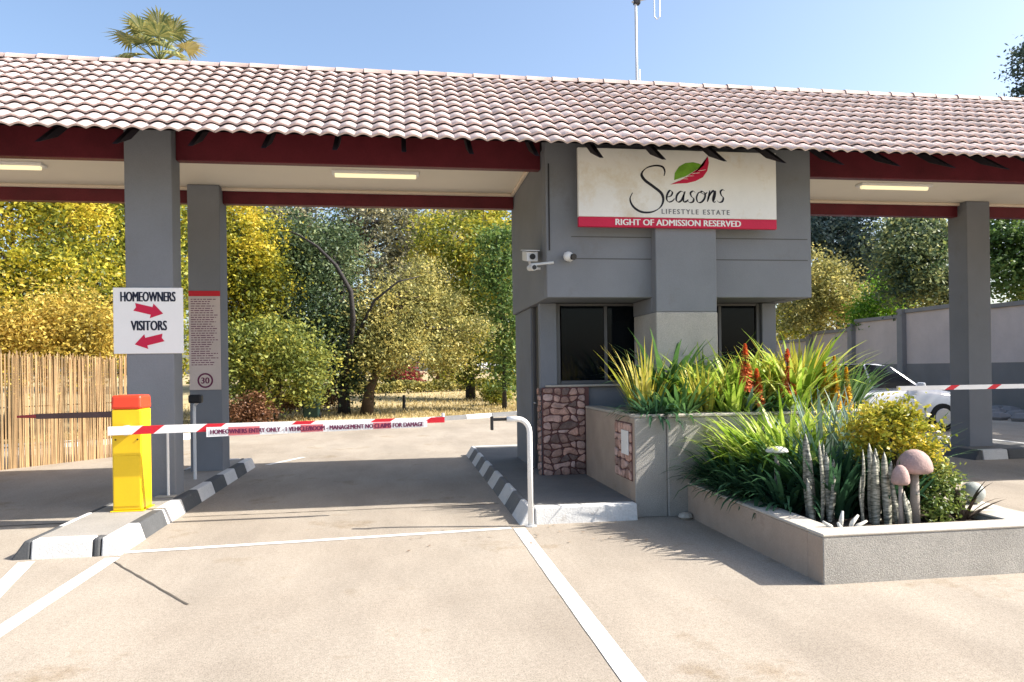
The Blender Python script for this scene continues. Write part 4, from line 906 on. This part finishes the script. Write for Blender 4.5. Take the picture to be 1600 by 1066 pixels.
b = (32.5, 33, 0); tree('tall_tree', 'tall blue green tree whose crown shows above the right of the roof', b, tr(b, (0, 0, 0), (.2, 0, 6), (.1, 0, 12)), [blob(1650, 110, 33, 70, 30), blob(1625, 85, 33, 50, 25), blob(1618, 148, 33, 42, 18), blob(1700, 80, 34, 70, 70), blob(1680, 200, 33, 90, 60)], L_blue, 16000, .2, 56, M_bark_dk, .34)

for k, (x_, y_, hh, lab) in enumerate([(23.6, 13.4, 10.5, 'tall leafy tree behind the boundary wall, beyond the first pillars'), (24.2, 17.4, 10.0, 'tall leafy tree behind the boundary wall, second from the road end'), (24.6, 9.4, 10.5, 'tall leafy tree at the road end of the boundary wall')]):
    b = (x_, y_, 0); tree('wall_tree', lab, b, tr(b, (0, 0, 0), (0, 0, 3), (.1, 0, 7)), [((x_, y_, hh - 3), (2.9, 2.7, 2.8)), ((x_ - .8, y_ + .6, hh - 5.2), (2.6, 2.5, 2.2)), ((x_ + .6, y_ - .8, hh - 4.5), (2.6, 2.4, 2.4))], L_grn, 15000, .26, 80 + k, M_bark_dk, .25, spread=.5)
b = (26.0, 43, 0); tree('back_tree', 'yellow green tree far behind the boundary wall right of the booth', b, tr(b, (0, 0, 0), (0, 0, 2.5), (-.2, 0, 5)), [blob(1290, 470, 43, 60, 60), blob(1350, 450, 43, 60, 60), blob(1240, 490, 43, 50, 50), blob(1400, 440, 43, 60, 70)], L_yelg, 14000, .24, 91, M_bark_dk, .2, spread=.45)
# palm over the roof
pb = at(250, 96, 27); pl = thing('palm_tree', 'fan palm whose crown rises above the left of the roof', 'palm tree', (pb.x, 27, gz(pb.x, 27)))
MB().tube([(pb.x, 27, -.05), (pb.x + .05, 27, 6), (pb.x, 27, pb.z - .1)], [.32, .26, .22], 12).build('trunk', M_bark, pl, smooth=True)
rng = np.random.default_rng(5); L_palm = leafmat('leaf_palm', [(0.05, 0.075, 0.03), (0.12, 0.15, 0.06), (0.26, 0.25, 0.09), (0.40, 0.36, 0.14)], 1.2, .3); L_palmdry = leafmat('leaf_palm_dry', [(0.28, 0.22, 0.09), (0.45, 0.36, 0.15)], 1.2, .3)
for k in range(26):
    az = k * 2.39996 + rng.uniform(-.2, .2); el = R(75) - R(105) * (k / 25) ** .9 + rng.uniform(-.08, .08)
    d = Vector((math.cos(az) * math.cos(el), math.sin(az) * math.cos(el), math.sin(el))); top = Vector((pb.x, 27, pb.z)); st = top + d * 1.0 + Vector((0, 0, .05))
    mb = MB(); mb.tube([top, top + d * .4, st], [.035, .025, .016], 5)
    side = d.cross(Vector((0, 0, 1))).normalized(); upv = side.cross(d).normalized(); nl = 22
    for j in range(nl):
        a = R(-105) + R(210) * j / (nl - 1); u = d * math.cos(a) + side * math.sin(a); L = .92 * (1 - .3 * abs(a) / 1.8) * rng.uniform(.88, 1.08)
        tip = st + u * L + Vector((0, 0, -.28 * (L ** 2))) + upv * rng.uniform(-.06, .06); md = st + u * L * .55; w_ = upv.cross(u).normalized() * .04
        mb.add([st, md + w_, tip, md - w_], [(0, 1, 2, 3)])
    mb.build('frond', L_palmdry if k in (13, 22) else L_palm, pl)

# distant house beyond the lawn
hx, hy = 10.5, 78; hz_ = gz(hx, hy)
ho = thing('distant_house', 'pale house with brown roof far beyond the lawn', 'house', (hx, hy, hz_))
box('wall', M_house, ho, hx - 6, hx + 6, hy, hy + 7, hz_ - .1, hz_ + 2.7, 0)
MB().add([(hx - 6.4, hy - .5, hz_ + 2.68), (hx + 6.4, hy - .5, hz_ + 2.68), (hx + 6.4, hy + 7.5, hz_ + 2.68), (hx - 6.4, hy + 7.5, hz_ + 2.68), (hx - 4, hy + 3.5, hz_ + 4.6), (hx + 4, hy + 3.5, hz_ + 4.6)], [(0, 1, 5, 4), (1, 2, 5), (2, 3, 4, 5), (3, 0, 4), (0, 3, 2, 1)]).build('roof', M_houseroof, ho)
for k in (-4, -1.2, 2.4): wv = box('window', M_carglass, ho, hx + k, hx + k + 1.5, hy - .02, hy + .05, hz_ + .95, hz_ + 2.1, 0); box('sill', M_white, wv, hx + k - .1, hx + k + 1.6, hy - .1, hy - .021, hz_ + .85, hz_ + .94, 0)
box('door', M_houseroof, ho, hx + .9, hx + 1.8, hy - .03, hy + .05, hz_, hz_ + 2.1, 0)

# wheelie bin on the verge
wb = thing('wheelie_bin', 'dark green wheelie bin at the verge beside the dark trunked tree', 'bin', (-2.85, 24.2, 0))
wx, wy, wz = -2.85, 24.2, gz(-2.85, 24.2)
MB().hexa([(wx - .22, wy - .25, wz + .04), (wx + .22, wy - .25, wz + .04), (wx + .22, wy + .25, wz + .04), (wx - .22, wy + .25, wz + .04)], [(wx - .29, wy - .33, wz + .92), (wx + .29, wy - .33, wz + .92), (wx + .29, wy + .33, wz + .92), (wx - .29, wy + .33, wz + .92)]).build('body', M_bin, wb, 0.03, 2)
MB().hexa([(wx - .31, wy - .36, wz + .925), (wx + .31, wy - .36, wz + .925), (wx + .31, wy + .38, wz + .925), (wx - .31, wy + .38, wz + .925)], [(wx - .27, wy - .30, wz + 1.02), (wx + .27, wy - .30, wz + 1.02), (wx + .27, wy + .34, wz + 1.0), (wx - .27, wy + .34, wz + 1.0)]).build('lid', M_bin, wb, 0.02, 2)
for s in (-1, 1): MB().tube([(wx + s * .20, wy + .26, wz + .10), (wx + s * .26, wy + .26, wz + .10)], .10, 14).build('wheel', M_tyre, wb)
mk = MB().tube([(0.05, 27.0, gz(0, 27) - .03), (0.05, 27.0, gz(0, 27) + .55)], [.07, .05], 10).build('marker_post', M_dark); tag(mk, 'short dark marker post on the lawn right of the leaning trunk', 'post')

# dry grass tufts on the verge
rng = np.random.default_rng(9); n = 26000
gxv = rng.uniform(-9, 12, n); ky = np.interp(gxv, [p[0] for p in KERB], [p[1] for p in KERB]); gyv = ky + .25 + rng.exponential(5.5, n)
ok = gyv < 60; gxv, gyv = gxv[ok], gyv[ok]; n = len(gxv); P = np.stack([gxv, gyv, [gz(a, b) - .03 for a, b in zip(gxv, gyv)]], 1)
dr = rng.normal(size=(n, 3)) * .05; dr[:, 2] = rng.uniform(.05, .16, n); sd_ = rng.normal(size=(n, 3)); sd_[:, 2] = 0; sd_ *= (.02 / np.linalg.norm(sd_, axis=1))[:, None]
V = np.stack([P - sd_, P + sd_, P + dr], 1).reshape(-1, 3); g = link('dry_grass', fast_mesh('dry_grass', V, np.arange(3 * n).reshape(-1, 3)), leafmat('dry_grass_leaf', [(0.22, 0.16, 0.07), (0.42, 0.33, 0.15), (0.56, 0.46, 0.24)], .4, .3)); tag(g, 'short dry straw grass on the verge', kind='stuff')

# ------------------------------------------------------------------ planter plants
def blades(n, base_r, L, W, lean, droop, rng, c, seg=6, tipw=.05, vary=.3, curl=None):
    """arching strap leaves from a common base"""
    Vs = []; Fs = []; o = 0
    for k in range(n):
        az = rng.uniform(0, 2 * math.pi); ln = L * rng.uniform(1 - vary, 1 + vary); le = lean * rng.uniform(.25, 1.25); dp = droop * rng.uniform(.4, 1.5)
        b0 = np.array(c) + np.array([math.cos(az), math.sin(az), 0]) * base_r * math.sqrt(rng.uniform(0, 1)); h = np.array([math.cos(az), math.sin(az), 0]); s = np.array([-h[1], h[0], 0])
        tw = rng.uniform(-.5, .5); s = s * math.cos(tw) + h * math.sin(tw); ang = math.pi / 2 - le; p = b0.copy(); w = W * rng.uniform(.7, 1.3)
        for i in range(seg + 1):
            t = i / seg; ww = w * (.75 + .5 * t if t < .35 else 1 - (1 - tipw) * ((t - .35) / .65) ** 1.6) * .5
            Vs += [p - s * ww, p + s * ww]
            if i: Fs.append((o + 2 * i - 2, o + 2 * i - 1, o + 2 * i + 1, o + 2 * i))
            p = p + (h * math.cos(ang) + np.array([0, 0, 1]) * math.sin(ang)) * ln / seg; ang -= dp / seg * (0.6 + 1.2 * t)
        o += 2 * (seg + 1)
    return np.array(Vs), np.array(Fs)
P_lime = leafmat('strap_lime', [(0.10, 0.18, 0.02), (0.24, 0.36, 0.04), (0.42, 0.50, 0.09), (0.60, 0.60, 0.24)], 3, .4, .4)
P_green = leafmat('strap_green', [(0.035, 0.09, 0.03), (0.08, 0.17, 0.05), (0.16, 0.27, 0.08)], 3, .35, .35)
P_deep = leafmat('strap_deep', [(0.016, 0.05, 0.03), (0.035, 0.09, 0.045), (0.07, 0.15, 0.065)], 3, .3, .35)
P_gold = leafmat('strap_gold', [(0.16, 0.20, 0.03), (0.36, 0.36, 0.05), (0.58, 0.48, 0.08), (0.66, 0.58, 0.22)], 3, .4, .45)
P_blue = leafmat('strap_blue', [(0.07, 0.13, 0.11), (0.15, 0.22, 0.18), (0.28, 0.34, 0.26)], 3, .25, .45)
P_cras = leafmat('crassula_leaf', [(0.09, 0.12, 0.015), (0.25, 0.26, 0.03), (0.44, 0.38, 0.04), (0.56, 0.40, 0.05)], 4, .3, .4)
P_orange = leafmat('aloe_flower', [(0.46, 0.08, 0.03), (0.66, 0.18, 0.06), (0.72, 0.34, 0.12)], 5, .25, .5)
P_yflower = leafmat('aloe_flower_yellow', [(0.45, 0.24, 0.02), (0.66, 0.42, 0.03), (0.72, 0.55, 0.10)], 5, .25, .5)
def snake_material():
    mt = bpy.data.materials.new('snake_leaf'); mt.use_nodes = True; nt = mt.node_tree; p = nt.nodes['Principled BSDF']; p.inputs['Roughness'].default_value = .55
    geo = nn(nt, 'ShaderNodeNewGeometry'); mp = nn(nt, 'ShaderNodeMapping'); mp.inputs['Scale'].default_value = (20, 20, 80); nt.links.new(geo.outputs['Position'], mp.inputs['Vector'])
    n1 = nn(nt, 'ShaderNodeTexNoise', Scale=1.0, Detail=3.0); nt.links.new(mp.outputs[0], n1.inputs['Vector'])
    r = ramp(nt, n1.outputs['Fac'], [(0.34, (0.06, 0.07, 0.055)), (0.5, (0.20, 0.195, 0.155)), (0.66, (0.40, 0.385, 0.32))]); nt.links.new(r.outputs[0], p.inputs['Base Color']); return mt
M_snake = snake_material()
def plant(name, label, cat, c, mat, **kw):
    rng = np.random.default_rng(kw.pop('seed')); V, F = blades(rng=rng, c=c, **kw)
    o = link(name, fast_mesh(name, V, F), mat); return tag(o, label, cat, None)
ZU, ZL = 0.92, 0.28
def where(i, tot, s): return s
seed = 100
ups = [  # x, y, mat, n, L, W, lean, droop, base, label
    (2.62, 7.80, P_gold, 44, .74, .018, .38, .45, .09, 'upright gold tipped leaves at the window end of the raised planter'),
    (2.60, 7.45, P_deep, 90, .42, .024, .80, 1.5, .10, 'low dark green strap leaved clump in the front left corner of the raised planter'),
    (2.88, 7.50, P_green, 90, .50, .026, .70, 1.5, .11, 'green strap leaved clump second from the front left corner of the raised planter'),
    (3.00, 8.15, P_green, 80, .90, .040, .50, 1.2, .10, 'tall green arching clump in front of the left window'),
    (3.18, 7.55, P_gold, 55, .55, .020, .28, .35, .13, 'thin straw tipped upright leaves along the middle of the raised planter wall'),
    (3.35, 7.95, P_lime, 110, .85, .040, .60, 1.4, .12, 'large lime green arching clump in front of the booth pier'),
    (3.48, 7.48, P_lime, 80, .52, .024, .45, .9, .12, 'short lime green clump against the middle of the raised planter wall'),
    (3.72, 7.85, P_lime, 90, .78, .036, .55, 1.3, .11, 'lime green clump under the right edge of the booth pier'),
    (3.80, 7.48, P_green, 80, .46, .026, .6, 1.3, .11, 'short dark tinted clump near the right end of the raised planter wall'),
    (3.95, 7.62, P_gold, 70, .60, .024, .3, .5, .12, 'straw tipped upright clump left of the first orange spike'),
    (4.02, 8.05, P_gold, 60, .72, .026, .3, .5, .12, 'yellowed upright clump in front of the right window'),
    (4.28, 7.65, P_lime, 90, .90, .036, .5, 1.3, .12, 'bright arching clump between the two orange flower spikes'),
    (4.55, 8.05, P_gold, 70, .80, .026, .35, .6, .12, 'tall golden clump near the exit end of the raised planter'),
    (4.85, 7.70, P_green, 70, .66, .028, .5, 1.0, .12, 'green clump at the exit end of the raised planter'),
    (4.15, 7.40, P_lime, 70, .56, .026, .5, 1.1, .12, 'short bright clump below the left orange flower spike'),
    (3.10, 8.70, P_green, 60, .75, .034, .5, 1.1, .1, 'green clump close under the left window'),
    (4.30, 8.70, P_deep, 60, .70, .034, .5, 1.1, .1, 'dark clump close under the right window')]
for (x, y, mt, n, L, W, le, dp, br_, lab) in ups:
    seed += 1; plant('strap_leaf_plant', lab, 'plant', (x, y, ZU), mt, seed=seed, n=int(n * 1.3), base_r=br_ * 1.35, L=L, W=W * 1.55, lean=le, droop=dp)
los = [
    (3.15, 6.95, P_deep, 120, .50, .030, .75, 1.5, .13, 'dark strap leaved clump in the back left corner of the low planter'),
    (3.14, 6.62, P_deep, 120, .48, .030, .80, 1.6, .13, 'dark drooping clump over the left rim of the low planter, second from the raised planter'),
    (3.15, 6.25, P_deep, 130, .50, .032, .80, 1.6, .13, 'dark drooping clump beside the white mushroom ornament'),
    (3.20, 5.88, P_deep, 110, .44, .030, .80, 1.6, .12, 'dark drooping clump next to the banded snake leaves'),
    (3.48, 6.92, P_lime, 110, .85, .034, .50, 1.2, .14, 'lime green arching clump against the front of the raised planter'),
    (3.55, 6.45, P_lime, 110, .80, .034, .55, 1.2, .14, 'lime green arching clump in the middle of the low planter'),
    (3.48, 6.10, P_green, 110, .66, .032, .55, 1.2, .13, 'mid green clump behind the white mushroom ornament'),
    (3.88, 6.80, P_lime, 100, .82, .032, .50, 1.0, .14, 'tall bright clump at the back of the low planter'),
    (3.28, 6.74, P_deep, 120, .55, .030, .60, 1.3, .14, 'short dark clump leaning on the front wall of the raised planter'),
    (3.66, 6.72, P_lime, 110, .88, .034, .55, 1.2, .14, 'lime clump right of the one against the raised planter wall'),
    (3.40, 6.38, P_green, 100, .60, .030, .6, 1.3, .13, 'green clump between the dark rim plants and the lime clumps'),
    (3.62, 5.80, P_deep, 110, .60, .030, .5, .9, .14, 'dark clump filling the bed behind the snake plants'),
    (3.42, 5.58, P_deep, 80, .50, .028, .45, .8, .12, 'dark low clump between the two snake plants'),
    (3.95, 5.55, P_deep, 90, .50, .030, .6, 1.0, .14, 'dark clump below the round yellow bush'),
    (4.12, 6.70, P_lime, 80, .78, .030, .35, .6, .14, 'tall yellow clump at the back right of the low planter'),
    (4.25, 6.10, P_green, 80, .72, .028, .45, .8, .12, 'green clump at the right wall of the low planter'),
    (3.75, 6.25, P_blue, 60, .88, .026, .28, .45, .10, 'blue grey upright blades behind the banded snake leaves'),
    (4.10, 6.35, P_gold, 70, .78, .026, .26, .4, .12, 'tall yellow upright blades behind the round yellow bush'),
    (4.02, 5.95, P_blue, 40, .85, .030, .25, .3, .10, 'pale blue blades just behind the round yellow bush')]
for (x, y, mt, n, L, W, le, dp, br_, lab) in los:
    seed += 1; plant('strap_leaf_plant', lab, 'plant', (x, y, ZL), mt, seed=seed, n=int(n * 1.3), base_r=br_ * 1.35, L=L, W=W * 1.55, lean=le, droop=dp)
# flowering aloes: leaves + spikes
def aloe(label, c, spikes, mat, seed, leafm=P_blue):
    rng = np.random.default_rng(seed); root = thing('flowering_aloe', label, 'aloe', c)
    V, F = blades(26, .05, .38, .05, .8, .6, rng, c); link('leaves', fast_mesh('leaves', V, F), leafm, root)
    for (dx, dy, h, hl, r_) in spikes:
        tip = Vector((c[0] + dx, c[1] + dy, c[2] + h)); s = MB().tube([c, (c[0] + dx * .6, c[1] + dy * .6, c[2] + h * .5), tip - Vector((0, 0, .02))], [.012, .010, .006], 6).build('stalk', P_green, root)
        n = 520; t = rng.uniform(0, 1, n); az = rng.uniform(0, 2 * np.pi, n); rr_ = r_ * (1 - t) ** .8 + .006
        base = np.array(tip) - np.array([0, 0, hl]) + np.outer(t * hl, [0, 0, 1]); out = np.stack([np.cos(az), np.sin(az), -.9 + 1.5 * t], 1)
        a = base; bpt = base + out * rr_[:, None]; sdv = np.stack([-np.sin(az), np.cos(az), np.zeros(n)], 1) * .012
        V = np.stack([a - sdv * .6, bpt - sdv, bpt + sdv, a + sdv * .6], 1).reshape(-1, 3); link('flower_spike', fast_mesh('flower_spike', V, np.arange(4 * n).reshape(-1, 4)), mat, root)
aloe('aloe with orange flower spike in front of the right window', (3.56, 7.36, ZU), [(0, 0, .82, .42, .10), (.10, -.05, .56, .32, .09)], P_orange, 1)
aloe('aloe with orange flower spike at the exit end of the raised planter', (4.03, 7.32, ZU), [(-.02, 0, .76, .42, .105)], P_orange, 2)
aloe('aloe with yellow flower spikes at the exit end of the raised planter', (4.52, 7.34, ZU), [(-.08, 0, .62, .42, .075), (.06, .04, .68, .44, .08), (.0, -.07, .5, .36, .075), (.16, -.02, .56, .4, .07), (-.16, .03, .5, .34, .065)], P_yflower, 3)
# banded snake plants: each leaf a part
def snake(label, c, spots, seed):
    rng = np.random.default_rng(seed); root = thing('snake_plant', label, 'snake plant', c)
    for (dx, dy, h, w) in spots:
        lx, ly = rng.uniform(-.05, .05, 2); w *= 1.12; b = MB(); k = 12; yaw = rng.uniform(-.9, .9); u = Vector((math.cos(yaw), math.sin(yaw), 0)); v = Vector((-u.y, u.x, 0)); ph = rng.uniform(0, 6)
        for i in range(k + 1):
            t = i / k; ww = w * (.75 + .25 * math.sin(math.pi * min(1, t * 1.3))) * (1 if t < .84 else max(.12, 1 - ((t - .84) / .16) ** 1.7)) / 2
            p = Vector((c[0] + dx + lx * t, c[1] + dy + ly * t, c[2] + h * t)) + v * .010 * math.sin(ph + 5 * t)
            b.v += [tuple(p - u * ww), tuple(p + v * ww * .38), tuple(p + u * ww), tuple(p - v * ww * .30)]
        for i in range(k):
            for j in range(4): b.f.append((4 * i + j, 4 * i + (j + 1) % 4, 4 * i + 4 + (j + 1) % 4, 4 * i + 4 + j))
        b.f.append((3, 2, 1, 0)); b.f.append(tuple(4 * k + j for j in range(4)))
        b.build('leaf', M_snake, root, smooth=True)
rng = np.random.default_rng(8)
snake('banded grey snake plant in the low planter beside the dark clumps', (3.24, 5.42, ZL - .02), [(-.07, .02, .58, .062), (-.02, -.05, .66, .066), (.03, .05, .62, .06), (.06, -.03, .56, .06), (-.04, .10, .70, .064), (.10, .06, .5, .055), (.02, -.09, .42, .05), (-.09, -.05, .36, .05)], 1)
snake('banded grey snake plant standing under the round yellow bush', (3.56, 5.18, ZL - .02), [(-.10, .03, .60, .060), (-.05, -.04, .56, .058), (.0, .06, .64, .064), (.04, -.05, .58, .062), (.09, .02, .50, .058), (-.14, -.02, .40, .05), (.13, -.05, .34, .06), (.06, .10, .60, .06), (.15, .04, .42, .055)], 2)
snake('short green banded snake plant in front of the pink mushroom', (3.72, 5.06, ZL - .02), [(0, 0, .30, .07), (.04, .03, .24, .05), (-.05, .02, .22, .05)], 3)
# pale finger succulent on the corner
fs_ = thing('finger_succulent', 'pale finger succulent sprouting over the front rim of the low planter', 'succulent', (3.12, 4.96, LH - .05))
for k, (dx, dy, h, ln_) in enumerate([(-.06, -.02, .10, -.10), (0, .02, .16, .02), (.05, 0, .13, .08), (-.02, -.03, .09, -.03), (.09, .02, .08, .12)]):
    MB().tube([(3.12 + dx, 4.96 + dy, LH - .06), (3.12 + dx + ln_ * .4, 4.96 + dy, LH - .06 + h * .6), (3.12 + dx + ln_, 4.96 + dy, LH - .06 + h)], [.010, .017, .008], 8).build('stem', M_mushpale, fs_, smooth=True)
# round yellow bush
def bush(name, label, base, blobs, mat, n, leaf, seed, stems=7, aspect=.6, spread=.05):
    rng = np.random.default_rng(seed); root = thing(name, label, 'bush', base); pts, cl = crown_points(blobs, rng, n // 30, 30, spread)
    V, F = leaf_cloud(pts, leaf, leaf * aspect, rng, up=.6); link('foliage', fast_mesh('foliage', V, F), mat, root)
    s = MB()
    for i in rng.choice(len(cl), stems, replace=False):
        e = Vector(cl[i]); b0 = Vector(base) + Vector((rng.uniform(-.05, .05), rng.uniform(-.05, .05), 0)); mid = b0.lerp(e, .5) + Vector((0, 0, .05)); s.tube([b0, mid, e], [.018, .012, .005], 6)
    s.build('stems', M_bark, root); return root
bush('round_bush', 'rounded yellow green bush behind the pink mushroom in the low planter', (4.02, 5.55, ZL), [((3.90, 5.50, .98), (.26, .24, .22)), ((4.13, 5.55, .88), (.20, .22, .20)), ((3.72, 5.55, .92), (.16, .18, .20)), ((4.22, 5.50, .70), (.14, .18, .20)), ((3.95, 5.52, 1.10), (.18, .18, .12))], P_cras, 5200, .042, 61)
bush('trailing_bush', 'small leafy green bush at the right end of the low planter', (4.15, 5.25, ZL), [((4.14, 5.28, .46), (.14, .14, .16)), ((4.02, 5.12, .36), (.10, .08, .10)), ((4.20, 5.40, .60), (.12, .14, .14))], leafmat('trail_leaf', [(0.05, 0.09, 0.02), (0.16, 0.21, 0.04), (0.34, 0.34, 0.10)], 4, .3), 2200, .038, 62)
# dry stalks
dsm = thing('dry_aloe', 'dried brown aloe stump at the right end of the planted bed', 'plant', (4.30, 5.22, ZL)); rng = np.random.default_rng(4)
V, F = blades(16, .03, .34, .035, .7, .9, rng, (4.28, 5.20, ZL)); link('leaves', fast_mesh('leaves', V, F), M_bark, dsm); MB().tube([(4.28, 5.2, ZL - .01), (4.25, 5.22, .52)], [.035, .025], 8).build('stem', M_bark, dsm)
# mushrooms and ball
def mushroom(label, c, cr, ch, h, mcap, mstem=M_mushstem):
    root = thing('mushroom_ornament', label, 'ornament', c); x, y, z = c
    MB().lathe([(cr * .30, 0), (cr * .26, h * .5), (cr * .22, h)], 14, c).build('stem', mstem, root, smooth=True)
    prof = [(cr * .2, h - ch * .12), (cr * .8, h - ch * .10), (cr * .97, h), (cr, h + ch * .15), (cr * .93, h + ch * .42), (cr * .76, h + ch * .7), (cr * .5, h + ch * .9), (cr * .2, h + ch), (.004, h + ch * 1.01)]
    MB().lathe(prof, 22, c).build('cap', mcap, root, smooth=True)
mushroom('large pink concrete mushroom ornament under the round yellow bush', (3.85, 5.16, ZL), .128, .16, .41, M_mushpink)
mushroom('small pink concrete mushroom beside the large one', (3.66, 5.06, ZL), .065, .13, .34, M_mushpink)
mushroom('flat white mushroom ornament among the dark leaves of the low planter', (3.19, 6.02, ZL), .095, .05, .48, M_mushpale)
bl_ = MB().lathe([(.012, 0)] + [(.09 * math.sin(math.pi * k / 12), .09 - .09 * math.cos(math.pi * k / 12)) for k in range(1, 12)] + [(.004, .18)], 20, (4.645, 5.52, LH - .002)).build('stone_ball', M_ball, smooth=True); tag(bl_, 'grey stone ball on the right coping of the low planter', 'ornament')
# loose stone where the planters meet
pb_ = MB().lathe([(.05, 0), (.075, .02), (.06, .05), (.02, .065)], 9, (2.76, 7.05, 0)).build('loose_stone', M_cope); tag(pb_, 'pale loose stone lying where the two planters meet', 'stone')
# twig on the road at the booth kerb
# rocks bed beyond exit column
rng = np.random.default_rng(31); rocks = MB()
for k in range(140):
    x, y = rng.uniform(15.5, 19.2), rng.uniform(15, 26); r_ = rng.uniform(.08, .28); rocks.lathe([(r_ * .8, -.03), (r_, r_ * .3), (r_ * .6, r_ * .7), (.01, r_ * .8)], 6, (x, y, 0))
o = rocks.build('rubble_bed', M_precast_lo); tag(o, 'bed of grey rubble along the boundary wall', kind='stuff')

# a few fallen leaves on the paving
rng = np.random.default_rng(19); n = 90
P = np.concatenate([np.stack([rng.uniform(-.1, 2.7, 40), rng.uniform(6.2, 7.06, 40), np.full(40, .012)], 1), np.stack([rng.uniform(-2.3, 1.0, 25), rng.uniform(12.5, 18, 25), np.full(25, .012)], 1)])
ok = ~((P[:, 0] > 2.25) & (P[:, 1] > 4.7)); P = P[ok]; n = len(P)
a = rng.uniform(0, 6.28, n); u = np.stack([np.cos(a), np.sin(a), rng.uniform(-.2, .2, n)], 1) * rng.uniform(.012, .03, n)[:, None]; v = np.stack([-np.sin(a), np.cos(a), rng.uniform(-.2, .2, n)], 1) * .010
V = np.stack([P - u, P + v, P + u, P - v], 1).reshape(-1, 3)
fl = link('fallen_leaves', fast_mesh('fallen_leaves', V, np.arange(4 * n).reshape(-1, 4)), L_litter); tag(fl, 'scattered small dry leaves on the paving', kind='stuff')
